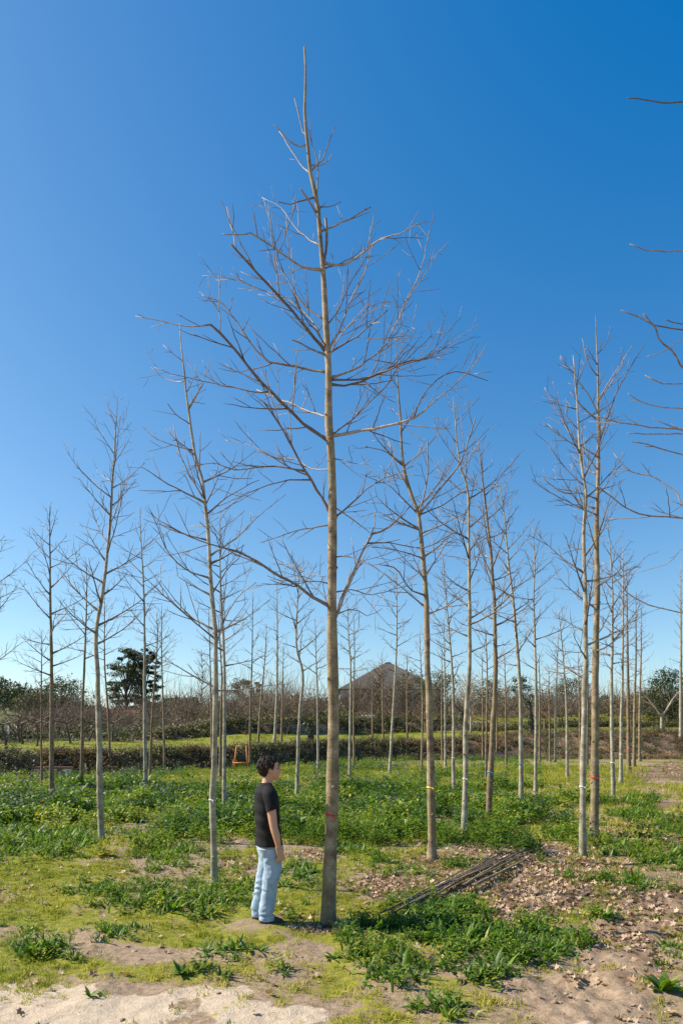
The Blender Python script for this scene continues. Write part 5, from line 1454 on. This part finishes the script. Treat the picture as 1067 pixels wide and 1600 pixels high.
def bare_far_tree(name, label, px, top, d, seed, spread, twig, bark, n=26, w=.10, fork=False, basex=None):
    rng = np.random.default_rng(seed)
    x = (px - CX) * d / FPX; g = gz(x, d); H = CAM_H + (HOR - top) * d / FPX - g
    root = empty(name, (x, d, g)); tag(root, label, 'tree')
    Tp = catmull([(0, 0, -.2), (rng.normal(0, .1), 0, H * .3), (rng.normal(0, .2), 0, H * .65), (rng.normal(0, .25), 0, H)], 14)
    a = Acc(); add_tube(a, Tp, np.linspace(w, .015, 14), 7)
    link('trunk', a.mesh('trunk'), bark, root)
    a = Acc(); az = 0
    for k in range(n):
        u = .25 + .73 * k / n; az += 2.4
        p = Tp[int(u * 13)]
        L = spread * rng.uniform(.5, 1.1) * (1.15 - u * .7); el = R(rng.uniform(20, 60))
        P = kinked(rng, p, (math.cos(az) * math.cos(el), math.sin(az) * math.cos(el), math.sin(el)), L, 5, .14, .06)
        limb(a, rng, P, .04, .010, 4, 3, 3, L * .55, 1, .009, rng.uniform(.2, .9), .3)
    link('crown', a.mesh('crown'), twig, root)
    return root
bare_far_tree('bare_tree', 'tall fine-twigged bare tree beyond the terraces, above the slim pale trunk', 316, 1016, 96, 501, 3.0, TWIG_FAR, BARK_GREY, 40)
bare_far_tree('bare_tree', 'bare brown tree beyond the bank, left of the yellow-banded trunk', 610, 1075, 74, 502, 2.2, TWIG_FAR, BARK_BROWN, 30)
bare_far_tree('fruit_tree', 'spreading pale-branched bare tree behind the white-banded trunk', 735, 1052, 66, 503, 3.2, TWIG_GREY, BARK_GREY, 36, .13)
bare_far_tree('fruit_tree', 'spreading bare tree beside the white sheet in front of the slate-roofed house', 592, 1044, 84, 504, 4.4, TWIG_FAR, BARK_BROWN, 64, .16)
bare_far_tree('fruit_tree', 'bare brown tree in front of the left eave of the slate roof', 556, 1076, 86, 507, 3.2, TWIG_FAR, BARK_BROWN, 44, .12)
bare_far_tree('fruit_tree', 'bare brown tree in front of the right half of the slate roof', 632, 1062, 82, 508, 3.6, TWIG_FAR, BARK_BROWN, 50, .12)
for i, (px, top, d, sp_, lab) in enumerate([(120, 1094, 62, 2.6, 'bare brown shrub tree left of the crooked tree, under the round evergreen'), (160, 1090, 66, 2.4, 'bare brown shrub tree right behind the crooked tree'), (235, 1096, 68, 2.4, 'bare brown shrub tree right of the red tiled house'), (285, 1088, 72, 2.6, 'bare brown shrub tree under the dark evergreens right of the pine'), (455, 1086, 74, 2.6, 'bare brown tree behind the pale wavy tree'), (500, 1090, 76, 2.4, 'bare brown tree just left of the tallest trunk beyond the bank'), (665, 1078, 72, 2.6, 'bare brown tree right behind the yellow-banded trunk'), (790, 1070, 72, 2.8, 'bare brown tree between the two blue-banded trunks'), (850, 1074, 74, 2.8, 'bare brown tree right of the ivy-clad trunk'), (915, 1080, 76, 2.6, 'bare brown tree behind the pale and red-banded pair'), (985, 1084, 72, 2.6, 'bare brown tree behind the right row')]):
    bare_far_tree('fruit_tree', lab, px, top, d, 520 + i, sp_, TWIG_FAR, BARK_BROWN, 34, .11)
bare_far_tree('fruit_tree', 'bare brown tree beyond the terrace above the head of the man', 418, 1085, 72, 505, 2.4, TWIG_FAR, BARK_BROWN, 30)
bare_far_tree('fruit_tree', 'small bare tree at the left end of the terraces', 30, 1120, 48, 506, 1.8, VINE, BARK_DARK, 24)
for i, (px, lab) in enumerate([(1033, 'pale tree forking into a Y on the bank at right')]):
    d = 62; x = (px - CX) * d / FPX; g = gz(x, d)
    root = empty('forked_tree', (x, d, g)); tag(root, lab, 'tree')
    a = Acc(); add_tube(a, catmull([(0, 0, -.2), (0.02, 0, .8), (0, 0, 1.5)], 7), np.linspace(.17, .13, 7), 8); link('trunk', a.mesh('trunk'), BARK_GREY, root)
    rr_ = np.random.default_rng(8)
    for s in (-1, 1):
        a = Acc(); P = catmull([(0, 0, 1.4), (s * .5, 0, 2.1), (s * 1.2, .2, 3.1), (s * 1.9, .2, 3.9)], 9)
        limb(a, rr_, P, .10, .02, 6, 3, 5, 1.1, 1, .010, .8, .25); link('branch', a.mesh('branch'), TWIG_GREY, root)
# ivy-clad old trunks
for px, d, top, lab in [(828, 62, 1098, 'old ivy-clad trunk standing on the bank behind the right tree rows'), (722, 64, 1112, 'short ivy-clad stump left of the white-banded trunk'), (484, 50, 1128, 'leaning ivy-covered old trunk on the bank left of the tallest tree')]:
    x = (px - CX) * d / FPX; g = gz(x, d); H = CAM_H + (HOR - top) * d / FPX - g
    rr_ = np.random.default_rng(px)
    root = empty('ivy_trunk', (x, d, g)); tag(root, lab, 'tree trunk')
    Tp = catmull([(0, 0, -.2), (.1, 0, H * .4), (-.1, 0, H)], 9)
    a = Acc(); add_tube(a, Tp, np.linspace(.24, .16, 9), 8)
    for s in (-1, 1):
        P = kinked(rr_, Tp[-1], (s, .2, .9), 1.4, 5, .2, .03); add_tube(a, P, np.linspace(.09, .02, 6), 5)
    link('trunk', a.mesh('trunk'), BARK_DARK, root)
    C = [Tp[int(k)] + rr_.normal(0, .12, 3) for k in rr_.uniform(1, 8.9, 34)]
    v, t, A_ = leaf_cloud(rr_, C, [.26] * len(C), 26, .08, 1.0); b_ = Acc(); b_.add(v, None, t, A_); link('ivy', b_.mesh('ivy', False), IVY, root)

# ------------------------------------------------------------------ buildings
WALLW = plain('limewash_wall', (0.62, 0.58, 0.52), .9, .1, .12, 1.5)
WALLG = plain('stone_wall', (0.27, 0.235, 0.20), .95, .1, .35, 2.5)
SLATE = None
m, nt, b = mat_new('slate_roof')
tc = N(nt, 'ShaderNodeTexCoord'); n1 = noise(nt, tc.outputs['Object'], 1.2, 6, .65)
wv = N(nt, 'ShaderNodeTexWave'); wv.bands_direction = 'Z'; wv.inputs['Scale'].default_value = 1.4; wv.inputs['Distortion'].default_value = 1.2; nt.links.new(tc.outputs['Object'], wv.inputs['Vector'])
r_ = ramp(nt, [(.3, (0.078, 0.074, 0.066)), (.7, (0.14, 0.13, 0.115))]); nt.links.new(n1.outputs[0], r_.inputs[0])
r2_ = ramp(nt, [(.0, (.72, .72, .72)), (.4, (1, 1, 1))]); nt.links.new(wv.outputs[0], r2_.inputs[0])
nt.links.new(mixc(nt, 1, r_.outputs[0], r2_.outputs[0], 'MULTIPLY'), b.inputs['Base Color']); SLATE = m
TILE = plain('red_tile', (0.24, 0.105, 0.07), .85, .15, .3, 4)
GLASS = plain('window_glass', (0.03, 0.035, 0.04), .15, .5, .1)
TIMBER = plain('dark_timber', (0.07, 0.05, 0.035), .8)

def mesh_box(name, mat, parent, *b):
    a = Acc(); v, q = box_arrays(*b); a.add(v, q); return link(name, a.mesh(name, False), mat, parent)

def house(name, label, px, d, w, dep, eave, ridge, roofm, wallm, hip, seed, wins=(), door=None, over=.35, cat='house', zg=None):
    x = (px - CX) * d / FPX; g = gz(x, d) if zg is None else zg
    he = CAM_H + (HOR - eave) * d / FPX - g; hr = CAM_H + (HOR - ridge) * d / FPX - g
    root = empty(name, (x, d, g)); tag(root, label, cat)
    mesh_box('wall', wallm, root, -w / 2, w / 2, -dep / 2, dep / 2, -1.5, he)
    a = Acc(); W2, D2 = w / 2 + over, dep / 2 + over
    zb = he + .003; th = .14
    rx = W2 * (1 - hip)
    V = []
    for dz in (0, -th):
        V += [(-W2, -D2, zb + dz + th), (W2, -D2, zb + dz + th), (W2, D2, zb + dz + th), (-W2, D2, zb + dz + th), (-rx, 0, hr + dz), (rx, 0, hr + dz)]
    q = [[0, 1, 5, 4], [2, 3, 4, 5], [7, 6, 10, 11], [9, 8, 11, 10], [1, 0, 6, 7], [3, 2, 8, 9], [2, 1, 7, 8], [0, 3, 9, 6]]
    t = [[1, 2, 5], [3, 0, 4], [8, 7, 11], [6, 9, 10]]
    a.add(np.array(V), np.array(q), np.array(t)); ro = link('roof', a.mesh('roof', False), roofm, root)
    a = Acc(); add_tube(a, np.array([[-max(rx, .15), 0, hr + .02], [0, 0, hr + .03], [max(rx, .15), 0, hr + .02]]), [.11, .11, .11], 8); link('ridge', a.mesh('ridge'), roofm, ro)
    for (wx, wz, ww, wh) in wins:
        f = mesh_box('window', WALLW, root, wx - ww / 2 - .08, wx + ww / 2 + .08, -dep / 2 - .05, -dep / 2 + .02, wz - wh / 2 - .08, wz + wh / 2 + .08)
        mesh_box('pane', GLASS, f, wx - ww / 2, wx + ww / 2, -dep / 2 - .053, -dep / 2 - .045, wz - wh / 2, wz + wh / 2)
        mesh_box('mullion', TIMBER, f, wx - .025, wx + .025, -dep / 2 - .07, -dep / 2 - .055, wz - wh / 2, wz + wh / 2)
    if door:
        mesh_box('door', TIMBER, root, door - .5, door + .5, -dep / 2 - .04, -dep / 2 + .02, 0, 2.05)
    return root
sh = house('slate_house', 'house with a broad grey slate roof behind the leaning pale tree', 606, 108, 15.0, 12, 1082, 1036, SLATE, WALLW, .94, 1, [(-5.2, 2.6, .9, 1.2), (-2.4, 2.6, .9, 1.2), (2.2, 2.6, .9, 1.2)], 0)
house('long_barn', 'long low barn with a weathered grey roof left of the slate-roofed house', 508, 104, 9.5, 5, 1112, 1096, SLATE, WALLW, .0, 2, [(-2, 1.3, .7, .8), (1.5, 1.3, .7, .8)], 3.2, .25)
house('tiled_house', 'low pale house with a red tiled roof below the big pine', 186, 80, 4.6, 5, 1121, 1109, TILE, WALLW, .0, 3, [(-1.5, 1.4, .8, 1.0), (1.6, 1.4, .8, 1.0)], 0)
house('tiled_shed', 'small orange tiled roof showing right of the pine', 250, 96, 3.4, 4, 1107, 1099, TILE, WALLW, .0, 4)
house('open_shed', 'dark open shed with pale posts at the left edge', 3, 56, 2.6, 2.4, 1147, 1139, SLATE, TIMBER, .0, 5, cat='shed')
for i, px in enumerate((-2, 14, 27)):
    d = 50; x = (px - CX) * d / FPX
    a = Acc(); add_tube(a, np.array([[0, 0, -.2], [.01, 0, .6], [0, 0, 1.05]]), [.06, .06, .055], 8)
    o = link('fence_post', a.mesh('fence_post'), WALLW, None, (x, d, gz(x, d)))
    tag(o, ('leftmost', 'middle', 'rightmost')[i] + ' pale short post in front of the dark shed at the left edge', 'post', 'pale posts by the shed')
# white sheet on the slope in front of the slate house
d = 90; x = (574 - CX) * d / FPX
u, v_ = np.meshgrid(np.linspace(-1, 1, 26), np.linspace(-1, 1, 14)); u = u.ravel(); v_ = v_.ravel()
hh = (fbm(u * 3 + 5, v_ * 3, 71) * 1.5 + .15) * (1 - np.maximum(np.abs(u), np.abs(v_)) ** 3)
V = np.stack([u * 2.0, v_ * .9, hh * .85], -1)
i = (np.arange(13)[:, None] * 26 + np.arange(25)[None]).ravel()
me = mesh_from('white_sheet', V, np.stack([i, i + 1, i + 27, i + 26], -1))
tag(link('white_sheet', me, plain('white_plastic', (.78, .78, .76), .5, .3, .05), None, (x, d, CAM_H + (HOR - 1128) * d / FPX)), 'crumpled white plastic sheet lying in front of the slate-roofed house', 'plastic sheet')

# orange wooden frame by the bank
d = 38.5; x = (377 - CX) * d / FPX
root = empty('wooden_frame', (x, d, gz(x, d))); tag(root, 'small orange wooden A-frame beside the bank behind the man', 'frame')
ORW = plain('orange_wood', (0.50, 0.20, 0.045), .6, .3, .15, 8)
h = 1.38
for (xa, xb, ya) in [(-.40, -.26, -.3), (-.40, -.26, .3), (.40, .28, -.3), (.40, .28, .3), ]:
    a = Acc(); add_tube(a, np.array([[xa, ya, 0], [(xa + xb) / 2, ya * .5, h * .5], [xb, 0, h]]), [.032] * 3, 6); link('leg', a.mesh('leg'), ORW, root)
for z_, y_ in ((.40, -.2), (h - .03, 0)):
    a = Acc(); add_tube(a, np.array([[-.44 if z_ < 1 else -.3, y_, z_], [0, y_, z_ + .005], [.44 if z_ < 1 else .3, y_, z_]]), [.03 if z_ > 1 else .05] * 3, 6); link('crossbar', a.mesh('crossbar'), ORW, root)
# low bench by the bank at left
d = 31.0; x = (86 - CX) * d / FPX
root = empty('low_bench', (x, d, gz(x, d))); tag(root, 'low bench of a brown slab on two pale blocks by the left bank', 'bench')
mesh_box('slab', plain('rust_slab', (.17, .085, .055), .8), root, -.85, .80, -.2, .2, .42, .50)
for sx in (-.62, .55): mesh_box('block', WALLG if sx < 0 else WALLW, root, sx - .13, sx + .13, -.16, .16, -.05, .418)

# ------------------------------------------------------------------ wooded hill at far left
def hillz(x, y):
    return 46 * np.exp(-((x + 330) / 130) ** 2) * sstep(300, 430, y) + 6 * (fbm(x * .02, y * .02, 301) - .5)
xs = np.linspace(-620, -80, 60); ys_ = np.linspace(300, 640, 30)
X, Y = np.meshgrid(xs, ys_); X = X.ravel(); Y = Y.ravel()
i = (np.arange(29)[:, None] * 60 + np.arange(59)[None]).ravel()
Zh = np.maximum(hillz(X, Y), -5)
ho = link('hill', mesh_from('hill', np.stack([X, Y, Zh], -1), np.stack([i, i + 1, i + 61, i + 60], -1)), plain('hill_ground', (.05, .055, .025), .95, .1, .3, .05)); tag(ho, kind='structure')
rng = np.random.default_rng(91)
n = 1500
x = rng.uniform(-560, -110, n); y = rng.uniform(330, 520, n)
h = hillz(x, y); k = h > 3; x, y, h = x[k], y[k], h[k]
acc = Acc()
for xi, yi, hi in zip(x, y, h):
    H = rng.uniform(7, 12); c = [np.array([xi + rng.normal(0, 1.2), yi + rng.normal(0, 1), hi + H * u]) for u in (.35, .55, .75, .92)]
    v, t, A_ = leaf_cloud(rng, c, [3.0, 2.8, 2.2, 1.3], 16, .9, .9); acc.add(v, None, t, A_)
o = link('hillside_forest', acc.mesh('hillside_forest', False), EVERGREEN); tag(o, kind='stuff')
